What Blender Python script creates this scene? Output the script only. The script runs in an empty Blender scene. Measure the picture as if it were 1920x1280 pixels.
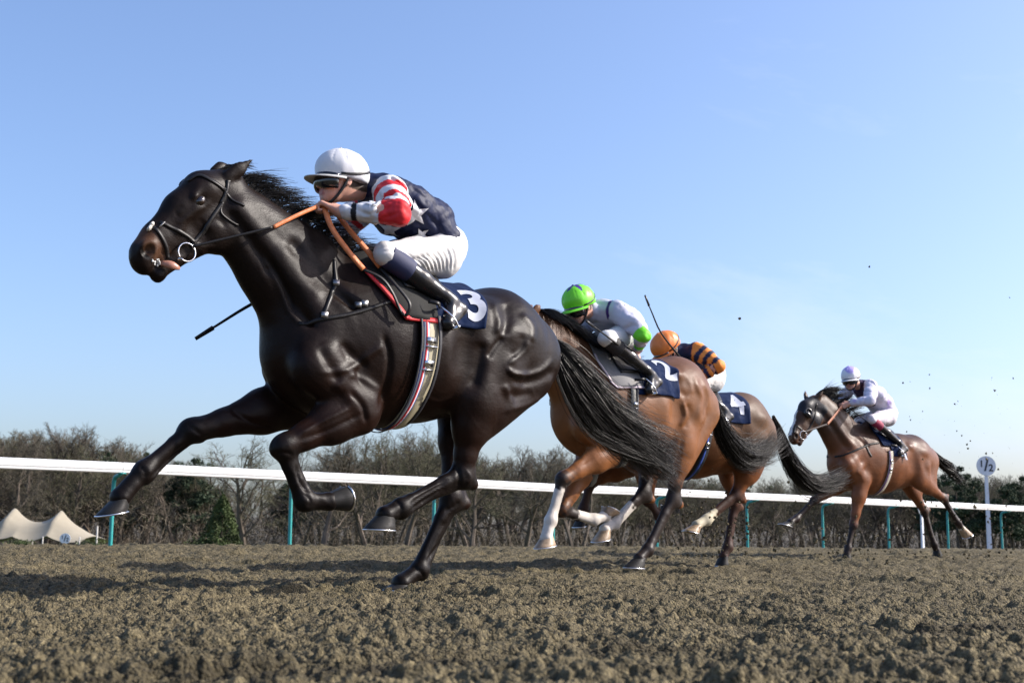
import bpy, math, random
import numpy as np
from mathutils import Vector, Matrix
from mathutils.bvhtree import BVHTree

# ---------------------------------------------------------------- camera, light, exposure
SC = bpy.context.scene
COL = SC.collection
F = 2400.0                                   # focal length in photograph pixels (1920 wide)
CAM = np.array([0.0, 0.0, 0.26])
_p, _r = math.radians(8.75), math.radians(0.54)
_f = np.array([0, math.cos(_p), math.sin(_p)])
_r0 = np.array([1.0, 0, 0]); _u0 = np.array([0, -math.sin(_p), math.cos(_p)])
_rt = _r0 * math.cos(_r) + _u0 * math.sin(_r)
_up = _u0 * math.cos(_r) - _r0 * math.sin(_r)
cd = bpy.data.cameras.new('camera'); cam = bpy.data.objects.new('camera', cd); COL.objects.link(cam)
cam.matrix_world = Matrix(((_rt[0], _up[0], -_f[0], CAM[0]), (_rt[1], _up[1], -_f[1], CAM[1]), (_rt[2], _up[2], -_f[2], CAM[2]), (0, 0, 0, 1)))
cd.sensor_width = 36.0; cd.lens = F / 1920 * 36.0
cd.clip_start = 0.05; cd.clip_end = 4000
cd.dof.use_dof = True; cd.dof.focus_distance = 6.0; cd.dof.aperture_fstop = 6.7
SC.camera = cam

SUN_ELEV, SUN_AZ = math.radians(33), math.radians(6)      # azimuth measured from +X (right) towards +Y (away)
sun_dir = Vector((math.cos(SUN_ELEV) * math.cos(SUN_AZ), math.cos(SUN_ELEV) * math.sin(SUN_AZ), math.sin(SUN_ELEV)))
w = bpy.data.worlds.new('World'); SC.world = w; w.use_nodes = True
nt = w.node_tree; nt.nodes.clear()
sky = nt.nodes.new('ShaderNodeTexSky'); sky.sky_type = 'NISHITA'; sky.sun_disc = False
sky.sun_elevation = SUN_ELEV; sky.sun_rotation = math.pi / 2 - SUN_AZ
sky.air_density = 1.0; sky.dust_density = 2.4; sky.ozone_density = 6.0
bg = nt.nodes.new('ShaderNodeBackground'); bg.inputs['Strength'].default_value = 0.15
ow = nt.nodes.new('ShaderNodeOutputWorld')
tc = nt.nodes.new('ShaderNodeTexCoord')
mp = nt.nodes.new('ShaderNodeMapping'); mp.inputs['Rotation'].default_value = (0.25, 0.35, 0.9); mp.inputs['Scale'].default_value = (0.8, 7.0, 3.0)
nz = nt.nodes.new('ShaderNodeTexNoise'); nz.inputs['Scale'].default_value = 1.6; nz.inputs['Detail'].default_value = 7; nz.inputs['Roughness'].default_value = 0.62; nz.inputs['Distortion'].default_value = 0.5
rp = nt.nodes.new('ShaderNodeMapRange'); rp.inputs['From Min'].default_value = 0.54; rp.inputs['From Max'].default_value = 0.80; rp.inputs['To Max'].default_value = 0.42
mx = nt.nodes.new('ShaderNodeMix'); mx.data_type = 'RGBA'; mx.inputs['B'].default_value = (3.6, 4.2, 5.0, 1)
L = nt.links.new
L(tc.outputs['Generated'], mp.inputs['Vector']); L(mp.outputs['Vector'], nz.inputs['Vector']); L(nz.outputs['Fac'], rp.inputs['Value'])
L(sky.outputs['Color'], mx.inputs['A']); L(rp.outputs['Result'], mx.inputs['Factor']); wb = nt.nodes.new('ShaderNodeMix'); wb.data_type = 'RGBA'; wb.blend_type = 'MULTIPLY'; wb.inputs['Factor'].default_value = 1.0; wb.inputs['B'].default_value = (1.15, 1.03, 1.01, 1)   # the camera's white balance
L(mx.outputs['Result'], wb.inputs['A']); L(wb.outputs['Result'], bg.inputs['Color']); L(bg.outputs['Background'], ow.inputs['Surface'])
sl = bpy.data.lights.new('sun', 'SUN'); sl.energy = 4.3; sl.angle = math.radians(0.53); sl.color = (1.0, 0.93, 0.84)
so = bpy.data.objects.new('sun', sl); COL.objects.link(so)
so.rotation_euler = (-sun_dir).to_track_quat('-Z', 'Y').to_euler()
SC.view_settings.view_transform = 'Standard'; SC.view_settings.look = 'None'; SC.view_settings.gamma = 1.0
SC.view_settings.exposure = 0.77
SC.view_settings.use_curve_mapping = False
SC.render.engine = 'CYCLES'
SC.cycles.use_denoising = True
SC.cycles.max_bounces = 6

# ---------------------------------------------------------------- helpers
def ray(px, py):
    d = _f + _rt * ((px - 960) / F) + _up * ((640 - py) / F)
    return d / np.linalg.norm(d)
def at_depth(px, py, Y):
    d = ray(px, py); return CAM + d * (Y / d[1])
def project(P):
    v = np.asarray(P, float) - CAM
    z = v @ _f
    return np.stack([960 + F * (v @ _rt) / z, 640 - F * (v @ _up) / z], -1)

class Frame:
    """Upright frame of a running horse: x forward, y to its left, z up; origin on the ground."""
    def __init__(s, origin, heading_deg):
        a = math.radians(heading_deg)
        s.o = np.array([origin[0], origin[1], 0.0])
        s.x = np.array([-math.cos(a), -math.sin(a), 0]); s.y = np.array([math.sin(a), -math.cos(a), 0]); s.z = np.array([0, 0, 1.0])
        s.rotz = math.atan2(s.x[1], s.x[0])
    def P(s, px, py, l=0.0):
        """point of the vertical plane y=l seen at a place of the photograph"""
        d = ray(px, py); t = ((s.o + s.y * l - CAM) @ s.y) / (d @ s.y)
        q = CAM + d * t - s.o
        return np.array([q @ s.x, q @ s.y, q @ s.z])
    def W(s, p):
        p = np.asarray(p, float)
        return s.o + p[..., 0:1] * s.x + p[..., 1:2] * s.y + p[..., 2:3] * s.z
    def m(s, p):
        """metres per photograph pixel at local point p"""
        return ((s.W(p) - CAM) @ _f) / F

def V(*a): return np.array(a, float)
def unit(v):
    v = np.asarray(v, float); return v / (np.linalg.norm(v) + 1e-12)
def lerp(a, b, t): return a + (b - a) * t

def mesh_obj(name, verts, faces, mat=None, parent=None, smooth=True, cols=None):
    me = bpy.data.meshes.new(name)
    if isinstance(faces, np.ndarray):
        n, k = faces.shape
        me.vertices.add(len(verts)); me.vertices.foreach_set('co', np.asarray(verts, np.float32).ravel())
        me.loops.add(n * k); me.loops.foreach_set('vertex_index', faces.astype(np.int32).ravel())
        me.polygons.add(n); me.polygons.foreach_set('loop_start', np.arange(0, n * k, k, dtype=np.int32))
        me.polygons.foreach_set('loop_total', np.full(n, k, np.int32))
        me.update(calc_edges=True)
    else:
        me.from_pydata([tuple(map(float, v)) for v in verts], [], [tuple(map(int, f)) for f in faces]); me.update()
    if smooth: me.polygons.foreach_set('use_smooth', np.ones(len(me.polygons), bool))
    if cols is not None:
        a = me.color_attributes.new('Col', 'FLOAT_COLOR', 'POINT')
        c = np.ones((len(verts), 4), np.float32); c[:, :3] = cols
        a.data.foreach_set('color', c.ravel())
    if mat: me.materials.append(mat)
    o = bpy.data.objects.new(name, me); COL.objects.link(o)
    if parent: o.parent = parent
    return o
def thing(name, label, cat, frame=None, loc=None, rotz=0, group=None):
    o = bpy.data.objects.new(name, None); COL.objects.link(o); o.empty_display_size = 0.2
    if frame is not None: o.location = frame.o; o.rotation_euler = (0, 0, frame.rotz)
    if loc is not None: o.location = loc; o.rotation_euler = (0, 0, rotz)
    o['label'] = label; o['category'] = cat
    if group: o['group'] = group
    return o
def tag(o, label=None, cat=None, group=None, kind=None):
    for k, v in (('label', label), ('category', cat), ('group', group), ('kind', kind)):
        if v: o[k] = v
    return o

class MB:
    """collects simple shapes into one mesh"""
    def __init__(s): s.v = []; s.f = []
    def add(s, v, f):
        o = len(s.v); s.v += [tuple(map(float, x)) for x in v]; s.f += [tuple(o + i for i in q) for q in f]
    def tube(s, pts, r, n=6, flat=None, cap=True):
        """tube along pts; r number or list; flat=(axis, ratio) squashes the section"""
        pts = [np.asarray(p, float) for p in pts]; m = len(pts)
        rr = r if hasattr(r, '__len__') else [r] * m
        T = [unit(pts[min(i + 1, m - 1)] - pts[max(i - 1, 0)]) for i in range(m)]
        ref = np.array([0, 0, 1.0]) if abs(T[0][2]) < 0.9 else np.array([1.0, 0, 0])
        if flat is not None: ref = np.asarray(flat[0], float)
        vs = []
        for i in range(m):
            a = ref - T[i] * (ref @ T[i]); a = unit(a); b = np.cross(T[i], a)
            if flat is None: ref = a
            for k in range(n):
                t = 2 * math.pi * k / n
                vs.append(pts[i] + a * math.cos(t) * rr[i] * (flat[1] if flat else 1) + b * math.sin(t) * rr[i])
        fs = [(i * n + k, i * n + (k + 1) % n, (i + 1) * n + (k + 1) % n, (i + 1) * n + k) for i in range(m - 1) for k in range(n)]
        if cap: fs += [tuple(range(n))[::-1], tuple((m - 1) * n + k for k in range(n))]
        s.add(vs, fs)
    def strap(s, pts, normals, w, t=0.003):
        """flat strap lying on a surface: width w across, thickness t along the normals"""
        pts = [np.asarray(p, float) for p in pts]; m = len(pts); vs = []
        if not hasattr(w, '__len__'): w = [w] * m
        for i in range(m):
            T = unit(pts[min(i + 1, m - 1)] - pts[max(i - 1, 0)]); N = unit(normals[i] if len(np.shape(normals)) > 1 else normals)
            b = unit(np.cross(T, N)); N = np.cross(b, T)
            for (u, q) in ((-1, 0), (1, 0), (1, 1), (-1, 1)): vs.append(pts[i] + b * u * w[i] / 2 + N * q * t)
        fs = [(i * 4 + k, i * 4 + (k + 1) % 4, (i + 1) * 4 + (k + 1) % 4, (i + 1) * 4 + k) for i in range(m - 1) for k in range(4)]
        fs += [(3, 2, 1, 0), tuple((m - 1) * 4 + k for k in range(4))]
        s.add(vs, fs)
    def box(s, c, sz, ax=None):
        c = np.asarray(c, float); ax = np.eye(3) if ax is None else np.asarray(ax, float)
        v = [c + ax[0] * sz[0] / 2 * i + ax[1] * sz[1] / 2 * j + ax[2] * sz[2] / 2 * k for i in (-1, 1) for j in (-1, 1) for k in (-1, 1)]
        s.add(v, [(0, 1, 3, 2), (4, 6, 7, 5), (0, 4, 5, 1), (2, 3, 7, 6), (0, 2, 6, 4), (1, 5, 7, 3)])
    def ball(s, c, r, ax=None, n=10, m=7):
        c = np.asarray(c, float); r = np.ones(3) * r; ax = np.eye(3) if ax is None else np.asarray(ax, float)
        vs = [c + ax[2] * r[2]]
        for i in range(1, m):
            t = math.pi * i / m
            for k in range(n):
                p = 2 * math.pi * k / n
                vs.append(c + ax[0] * r[0] * math.sin(t) * math.cos(p) + ax[1] * r[1] * math.sin(t) * math.sin(p) + ax[2] * r[2] * math.cos(t))
        vs.append(c - ax[2] * r[2])
        fs = [(0, 1 + k, 1 + (k + 1) % n) for k in range(n)]
        fs += [(1 + i * n + k, 1 + (i + 1) * n + k, 1 + (i + 1) * n + (k + 1) % n, 1 + i * n + (k + 1) % n) for i in range(m - 2) for k in range(n)]
        e = len(vs) - 1; fs += [(e, 1 + (m - 2) * n + (k + 1) % n, 1 + (m - 2) * n + k) for k in range(n)]
        s.add(vs, fs)
    def ring(s, c, R, r, u, v, n=22, k=6):
        pts = [np.asarray(c) + unit(u) * R * math.cos(2 * math.pi * i / n) + unit(v) * R * math.sin(2 * math.pi * i / n) for i in range(n + 1)]
        s.tube(pts, r, k)
    def build(s, name, mat, parent=None, smooth=True):
        return mesh_obj(name, s.v, s.f, mat, parent, smooth)

def curve_pts(pts, n=24):
    """Catmull-Rom through the points"""
    P = [np.asarray(p, float) for p in pts]; P = [2 * P[0] - P[1]] + P + [2 * P[-1] - P[-2]]
    out = []; seg = len(P) - 3
    for q in range(n + 1):
        u = q / n * seg; i = min(int(u), seg - 1); t = u - i
        a, b, c, d = P[i:i + 4]
        out.append(0.5 * ((2 * b) + (c - a) * t + (2 * a - 5 * b + 4 * c - d) * t * t + (3 * b - a - 3 * c + d) * t ** 3))
    return out

# ---------------------------------------------------------------- implicit solid modelling
class Solid:
    def __init__(s, lo, hi, h):
        s.lo = np.asarray(lo, np.float32); s.h = h
        s.rs = 1.0; s.n = np.ceil((np.asarray(hi) - np.asarray(lo)) / h).astype(int) + 1
        s.g = np.full(s.n, 0.5, np.float32)
    def _win(s, lo, hi):
        a = np.maximum(np.floor((lo - s.lo) / s.h).astype(int), 0); b = np.minimum(np.ceil((hi - s.lo) / s.h).astype(int) + 1, s.n)
        if np.any(b <= a): return None
        ax = [(s.lo[i] + np.arange(a[i], b[i]) * s.h).astype(np.float32) for i in range(3)]
        return tuple(slice(a[i], b[i]) for i in range(3)), ax[0][:, None, None], ax[1][None, :, None], ax[2][None, None, :]
    def _mix(s, sl, d, k, op):
        g = s.g[sl]
        if op == 'cut': d = -d; h = np.clip(k - np.abs(g - d), 0, None) / k; s.g[sl] = np.maximum(g, d) + h * h * k * 0.25
        else: h = np.clip(k - np.abs(g - d), 0, None) / k; s.g[sl] = np.minimum(g, d) - h * h * k * 0.25
    def cap(s, p0, p1, r0, r1, k=0.02, lat=(0, 1, 0), op='add'):
        """tapered capsule; r=(radius in plane, radius along lat) or a number"""
        p0 = np.asarray(p0, np.float32); p1 = np.asarray(p1, np.float32)
        r0 = (r0, r0) if np.isscalar(r0) else r0; r1 = (r1, r1) if np.isscalar(r1) else r1
        r0 = (r0[0] * s.rs, r0[1] * s.rs); r1 = (r1[0] * s.rs, r1[1] * s.rs)
        R = max(max(r0), max(r1)) + k + 2 * s.h
        q = s._win(np.minimum(p0, p1) - R, np.maximum(p0, p1) + R)
        if q is None: return
        sl, X, Y, Z = q
        lat = unit(lat).astype(np.float32); ax = p1 - p0; L2 = float(ax @ ax) + 1e-9
        vx, vy, vz = X - p0[0], Y - p0[1], Z - p0[2]
        t = np.clip((vx * ax[0] + vy * ax[1] + vz * ax[2]) / L2, 0, 1)
        wx, wy, wz = vx - t * ax[0], vy - t * ax[1], vz - t * ax[2]
        wl = wx * lat[0] + wy * lat[1] + wz * lat[2]
        w2 = wx * wx + wy * wy + wz * wz; wl2 = wl * wl; wr2 = np.maximum(w2 - wl2, 0)
        a = r0[0] + (r1[0] - r0[0]) * t; b = r0[1] + (r1[1] - r0[1]) * t
        a2, b2 = a * a, b * b
        k0 = np.sqrt(wr2 / a2 + wl2 / b2); k1 = np.sqrt(wr2 / (a2 * a2) + wl2 / (b2 * b2)) + 1e-6
        s._mix(sl, (k0 * (k0 - 1) / k1).astype(np.float32) + np.where(k0 < 1e-4, -np.minimum(a, b), 0), k, op)
    def chain(s, nodes, k=0.02, lat=(0, 1, 0), op='add'):
        for (p, r), (q, t) in zip(nodes, nodes[1:]): s.cap(p, q, r, t, k, lat, op)
    def ell(s, c, r, ax=None, k=0.02, op='add'):
        c = np.asarray(c, np.float32); r = np.asarray(r, np.float32) * np.ones(3, np.float32) * s.rs
        ax = np.eye(3, dtype=np.float32) if ax is None else np.asarray(ax, np.float32)
        R = float(max(r)) + k + 2 * s.h
        q = s._win(c - R, c + R)
        if q is None: return
        sl, X, Y, Z = q
        vx, vy, vz = X - c[0], Y - c[1], Z - c[2]
        q0 = 0; q1 = 0
        for i in range(3):
            e = vx * ax[i][0] + vy * ax[i][1] + vz * ax[i][2]; e2 = e * e
            q0 = q0 + e2 / r[i] ** 2; q1 = q1 + e2 / r[i] ** 4
        k0 = np.sqrt(q0); s._mix(sl, (k0 * (k0 - 1) / (np.sqrt(q1) + 1e-6)).astype(np.float32), k, op)
    def blur(s, n=1):
        for _ in range(n):
            for a in range(3):
                g = s.g; m = np.moveaxis(g, a, 0); c = m.copy()
                m[1:-1] = c[1:-1] * 0.5 + (c[:-2] + c[2:]) * 0.25
    def noise(s, amp, scale, seed=0, stretch=(1, 1, 1)):
        sl, X, Y, Z = s._win(s.lo, s.lo + s.n * s.h)
        rs = np.random.RandomState(seed); d = 0
        for i in range(5):
            v = rs.randn(3); v /= np.linalg.norm(v); v *= scale * (1 + 0.5 * i)
            d = d + np.sin(X * v[0] * stretch[0] + Y * v[1] * stretch[1] + Z * v[2] * stretch[2] + rs.rand() * 6.3) / (1 + 0.4 * i)
        s.g[sl] += (amp * d).astype(np.float32)
    def surface(s):
        g = s.g; I = g < 0
        nx, ny, nz = g.shape
        c = np.zeros((nx - 1, ny - 1, nz - 1), np.int8)
        corners = [(i, j, k) for i in (0, 1) for j in (0, 1) for k in (0, 1)]
        for i, j, k in corners: c += I[i:nx - 1 + i, j:ny - 1 + j, k:nz - 1 + k]
        act = (c > 0) & (c < 8); ijk = np.argwhere(act).astype(np.int32)
        idx = np.full(act.shape, -1, np.int32); idx[act] = np.arange(len(ijk))
        vals = {q: g[ijk[:, 0] + q[0], ijk[:, 1] + q[1], ijk[:, 2] + q[2]] for q in corners}
        acc = np.zeros((len(ijk), 3)); cnt = np.zeros(len(ijk))
        for a in corners:
            for ax in range(3):
                if a[ax] == 0:
                    b = list(a); b[ax] = 1; b = tuple(b); va, vb = vals[a], vals[b]
                    m = (va < 0) != (vb < 0); t = np.where(m, va / np.where(m, va - vb, 1), 0)
                    p = np.tile(np.array(a, float), (len(ijk), 1)); p[:, ax] += t
                    acc += p * m[:, None]; cnt += m
        vs = s.lo + (ijk + acc / cnt[:, None]) * s.h
        fs = []
        for ax in range(3):
            o1, o2 = (ax + 1) % 3, (ax + 2) % 3
            A = np.moveaxis(I, ax, 0); sg = A[:-1] != A[1:]
            sg = np.moveaxis(sg, 0, ax)
            e = np.argwhere(sg)
            e = e[(e[:, o1] > 0) & (e[:, o2] > 0) & (e[:, o1] < g.shape[o1] - 1) & (e[:, o2] < g.shape[o2] - 1)]
            def cell(d1, d2):
                q = e.copy(); q[:, o1] -= d1; q[:, o2] -= d2; return idx[q[:, 0], q[:, 1], q[:, 2]]
            f = np.stack([cell(0, 0), cell(1, 0), cell(1, 1), cell(0, 1)], 1)
            ins = I[e[:, 0], e[:, 1], e[:, 2]]
            f[~ins] = f[~ins][:, ::-1]
            fs.append(f)
        fs = np.concatenate(fs)
        return vs, fs[(fs >= 0).all(1)]
def relax(vs, fs, n=1, lam=0.5):
    """light smoothing of a quad mesh"""
    e = np.concatenate([fs[:, [0, 1]], fs[:, [1, 2]], fs[:, [2, 3]], fs[:, [3, 0]]])
    for _ in range(n):
        acc = np.zeros_like(vs); c = np.zeros(len(vs))
        for k in range(3): acc[:, k] = np.bincount(e[:, 0], vs[e[:, 1], k], len(vs)) + np.bincount(e[:, 1], vs[e[:, 0], k], len(vs))
        c = np.bincount(e[:, 0], minlength=len(vs)) + np.bincount(e[:, 1], minlength=len(vs))
        vs = vs + lam * (acc / c[:, None] - vs)
    return vs
def vnormals(vs, fs):
    a = vs[fs[:, 2]] - vs[fs[:, 0]]; b = vs[fs[:, 3]] - vs[fs[:, 1]]; n = np.cross(a, b); out = np.zeros_like(vs)
    for k in range(4):
        for c in range(3): out[:, c] += np.bincount(fs[:, k], n[:, c], len(vs))
    return out / (np.linalg.norm(out, axis=1)[:, None] + 1e-12)
def furrow(vs, fs, fr, lines, soft=1.0):
    """press grooves (depth > 0) or raise ridges (depth < 0) on the side that faces the photographer"""
    nr = vnormals(vs, fs); W_ = fr.W(vs); px = project(W_); d = W_ - CAM; d /= np.linalg.norm(d, axis=1)[:, None]; nw = nr @ np.array([fr.x, fr.y, fr.z]); face = np.clip(-(nw * d).sum(1) * 2.5, 0, 1)
    for ln, wd, dep in lines:
        wd, dep = wd * soft, dep / soft ** 0.6
        c = np.array(curve_pts([(x, y, 0) for x, y in ln], 6 * (len(ln) - 1)))[:, :2]; lo, hi = c.min(0) - 3 * wd, c.max(0) + 3 * wd
        m = np.where((px[:, 0] > lo[0]) & (px[:, 0] < hi[0]) & (px[:, 1] > lo[1]) & (px[:, 1] < hi[1]) & (face > 0.02))[0]
        if not len(m): continue
        best = np.full(len(m), 1e9); tt = np.zeros(len(m)); q = px[m]
        for i, (a, b) in enumerate(zip(c, c[1:])):
            e = b - a; t = np.clip(((q - a) @ e) / (e @ e + 1e-9), 0, 1); ds = np.linalg.norm(q - (a + t[:, None] * e), axis=1); k = ds < best; best[k] = ds[k]; tt[k] = (i + t[k]) / (len(c) - 1)
        w_ = np.exp(-(best / wd) ** 2) * np.clip(np.minimum(tt, 1 - tt) * 6 + 0.15, 0, 1) * face[m]
        vs[m] -= nr[m] * (w_ * dep)[:, None]
    return vs
def crumple(vs, fs, amp, sc, seed, stretch=(1, 1, 1)):
    """sharp-valleyed cloth folds"""
    rs = np.random.RandomState(seed); nr = vnormals(vs, fs); p = vs * np.array(stretch); w = p + 0.02 * np.stack([np.sin(p @ (rs.randn(3) * 30) + k) for k in range(3)], 1); d = 0
    for i in range(5):
        v = rs.randn(3); v /= np.linalg.norm(v); d = d + (np.abs(np.sin(w @ v * sc * (1 + 0.35 * i) + rs.rand() * 6)) ** 0.7 - 0.6) / (1 + 0.3 * i)
    return vs + nr * (amp * d)[:, None]
class Surf:
    """ray / nearest queries on a mesh in its own coordinates"""
    def __init__(s, vs, fs): s.b = BVHTree.FromPolygons([tuple(map(float, v)) for v in vs], [tuple(map(int, f)) for f in fs])
    def hit(s, o, d):
        r = s.b.ray_cast(Vector(o), Vector(d)); return (np.array(r[0]), np.array(r[1])) if r[0] is not None else (None, None)
    def near(s, p):
        r = s.b.find_nearest(Vector(p)); return np.array(r[0]), np.array(r[1])

# ---------------------------------------------------------------- materials
def mat(name, col=(0.5, 0.5, 0.5), rough=0.5, metal=0.0, spec=0.5, vcol=False, var=0.0, vscale=8.0, bump=0.0, bscale=60.0, bstretch=(1, 1, 1), bdist=0.002, sheen=0.0, coat=0.0, sss=0.0, emit=None, detail=4.0, trans=0.0):
    m = bpy.data.materials.new(name); m.use_nodes = True; t = m.node_tree; b = t.nodes['Principled BSDF']; Lk = t.links.new
    b.inputs['Base Color'].default_value = (*col, 1); b.inputs['Roughness'].default_value = rough; b.inputs['Metallic'].default_value = metal
    b.inputs['Specular IOR Level'].default_value = spec; b.inputs['Sheen Weight'].default_value = sheen; b.inputs['Coat Weight'].default_value = coat
    if sss: b.inputs['Subsurface Weight'].default_value = sss; b.inputs['Subsurface Radius'].default_value = (0.012, 0.004, 0.002)
    tcn = t.nodes.new('ShaderNodeTexCoord'); src = None
    if vcol:
        a = t.nodes.new('ShaderNodeAttribute'); a.attribute_name = 'Col'; src = a.outputs['Color']; Lk(src, b.inputs['Base Color'])
    if var > 0:
        n = t.nodes.new('ShaderNodeTexNoise'); n.inputs['Scale'].default_value = vscale; n.inputs['Detail'].default_value = detail
        Lk(tcn.outputs['Object'], n.inputs['Vector'])
        r = t.nodes.new('ShaderNodeMapRange'); r.inputs['From Min'].default_value = 0.3; r.inputs['From Max'].default_value = 0.7
        r.inputs['To Min'].default_value = 1 - var; r.inputs['To Max'].default_value = 1 + var; Lk(n.outputs['Fac'], r.inputs['Value'])
        x = t.nodes.new('ShaderNodeVectorMath'); x.operation = 'SCALE'; Lk(r.outputs['Result'], x.inputs['Scale'])
        if src: Lk(src, x.inputs[0])
        else: x.inputs[0].default_value = col
        Lk(x.outputs[0], b.inputs['Base Color'])
        r2 = t.nodes.new('ShaderNodeMapRange'); r2.inputs['From Min'].default_value = 0.3; r2.inputs['From Max'].default_value = 0.7
        r2.inputs['To Min'].default_value = min(1, rough * 1.25); r2.inputs['To Max'].default_value = rough * 0.80; Lk(n.outputs['Fac'], r2.inputs['Value']); Lk(r2.outputs['Result'], b.inputs['Roughness'])
    if bump > 0:
        mpn = t.nodes.new('ShaderNodeMapping'); mpn.inputs['Scale'].default_value = bstretch; Lk(tcn.outputs['Object'], mpn.inputs['Vector'])
        n = t.nodes.new('ShaderNodeTexNoise'); n.inputs['Scale'].default_value = bscale; n.inputs['Detail'].default_value = 3 if detail < 9 else 8; n.inputs['Roughness'].default_value = 0.5 if detail < 9 else 0.72; Lk(mpn.outputs['Vector'], n.inputs['Vector'])
        u = t.nodes.new('ShaderNodeBump'); u.inputs['Strength'].default_value = bump; u.inputs['Distance'].default_value = bdist
        Lk(n.outputs['Fac'], u.inputs['Height']); Lk(u.outputs['Normal'], b.inputs['Normal'])
    return m
# ---------------------------------------------------------------- the setting
HN = np.array([0.656, -0.755]); HD = np.array([0.755, 0.656])         # across the course (towards the camera) and along it (away, to the right)
def sstep(a, b, x): t = np.clip((x - a) / (b - a), 0, 1); return t * t * (3 - 2 * t)
def base_z(x, y):
    q = -(x * HN[0] + y * HN[1])
    z = 0.085 * sstep(4, 12, q)
    z = z - 1.75 * sstep(18.4, 30, q)
    far = sstep(190, 330, q); z = z + far * 7.0 + sstep(320, 900, q) * 9
    return z
def _h(ix, iy, k):
    n = (ix * 374761393 + iy * 668265263 + k * 974634777) & 0x7fffffff
    n = ((n ^ (n >> 13)) * 1274126177) & 0x7fffffff
    return ((n ^ (n >> 16)) & 0xffff) / 65535.0
def bumps(x, y, s, k, prob=1.0, lo=0.3):
    gx = np.floor(x / s).astype(np.int64); gy = np.floor(y / s).astype(np.int64); out = np.zeros(x.shape, np.float32)
    for i in (-1, 0, 1):
        for j in (-1, 0, 1):
            cx, cy = gx + i, gy + j
            px = (cx + _h(cx, cy, k)) * s; py = (cy + _h(cx, cy, k + 1)) * s; r = s * (lo + (0.95 - lo) * _h(cx, cy, k + 2)); on = _h(cx, cy, k + 3) < prob
            d2 = ((x - px) ** 2 + (y - py) ** 2) / (r * r)
            out = np.maximum(out, np.where(on, np.sqrt(np.clip(1 - d2, 0, 1)) * r, 0))
    return out
def vnoise(x, y, s, k):
    gx = np.floor(x / s).astype(np.int64); gy = np.floor(y / s).astype(np.int64); fx = x / s - gx; fy = y / s - gy
    fx = fx * fx * (3 - 2 * fx); fy = fy * fy * (3 - 2 * fy)
    a, b, c, d = _h(gx, gy, k), _h(gx + 1, gy, k), _h(gx, gy + 1, k), _h(gx + 1, gy + 1, k)
    return (a * (1 - fx) + b * fx) * (1 - fy) + (c * (1 - fx) + d * fx) * fy
def soil(x, y):
    q = -(x * HN[0] + y * HN[1]); a = x * HD[0] + y * HD[1]
    wx = x + 0.03 * vnoise(x, y, 0.07, 3); wy = y + 0.03 * vnoise(x, y, 0.07, 9)
    z = 0.030 * (vnoise(x, y, 1.3, 1) - 0.5) + 0.022 * (vnoise(x, y, 0.42, 2) - 0.5)
    z += 0.018 * np.sin(q * 4.1 + 0.8 * vnoise(x, y, 1.7, 5) * 3) * vnoise(a, q, 2.5, 6)
    z += bumps(wx, wy, 0.15, 20, 0.20) * (0.16 + 0.10 * sstep(8, 16, y)) + bumps(wx, wy, 0.070, 30, 0.28) * (0.34 + 0.2 * sstep(8, 16, y))
    z += bumps(wx, wy, 0.030, 40, 0.36) * 0.50 + bumps(wx, wy, 0.017, 50, 0.85) * 1.05 + np.where(y < 12, bumps(wx, wy, 0.0095, 55, 0.8) * 0.8, 0)
    z += 0.012 * (vnoise(x, y, 0.025, 60) - 0.5) + 0.007 * (vnoise(x, y, 0.010, 61) - 0.5)
    rw = q - 2.02 - 0.10 * (vnoise(x, y, 0.6, 80) - 0.5); z -= 0.035 * np.exp(-(rw / 0.13) ** 2); z += 0.016 * np.exp(-((rw - 0.24) / 0.08) ** 2)  # groove and ridge shaped along the painted shadow of the unseen near rail
    pr = bumps(x + 0.2 * vnoise(x, y, 0.5, 70), y + 0.15 * vnoise(x, y, 0.3, 72), 0.8, 71, 0.4, 0.10); z -= 0.035 * sstep(0.0, 0.22, pr) * (0.5 + vnoise(x, y, 0.2, 73))
    return z
def ground_sheet(ys, us, fine):
    Y = ys[:, None] * np.ones((1, len(us))); X = ys[:, None] * us[None, :]
    z = base_z(X, Y)
    if fine: q = -(X * HN[0] + Y * HN[1]); z = z + (soil(X, Y) * 0.88 - 0.004) * (1 - sstep(19.0, 21.0, q))
    n, m = Y.shape; v = np.stack([X.ravel(), Y.ravel(), z.ravel()], 1)
    i = np.arange(n - 1)[:, None] * m + np.arange(m - 1)[None, :]; f = np.stack([i, i + 1, i + m + 1, i + m], -1).reshape(-1, 4)
    return v, f
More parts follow.
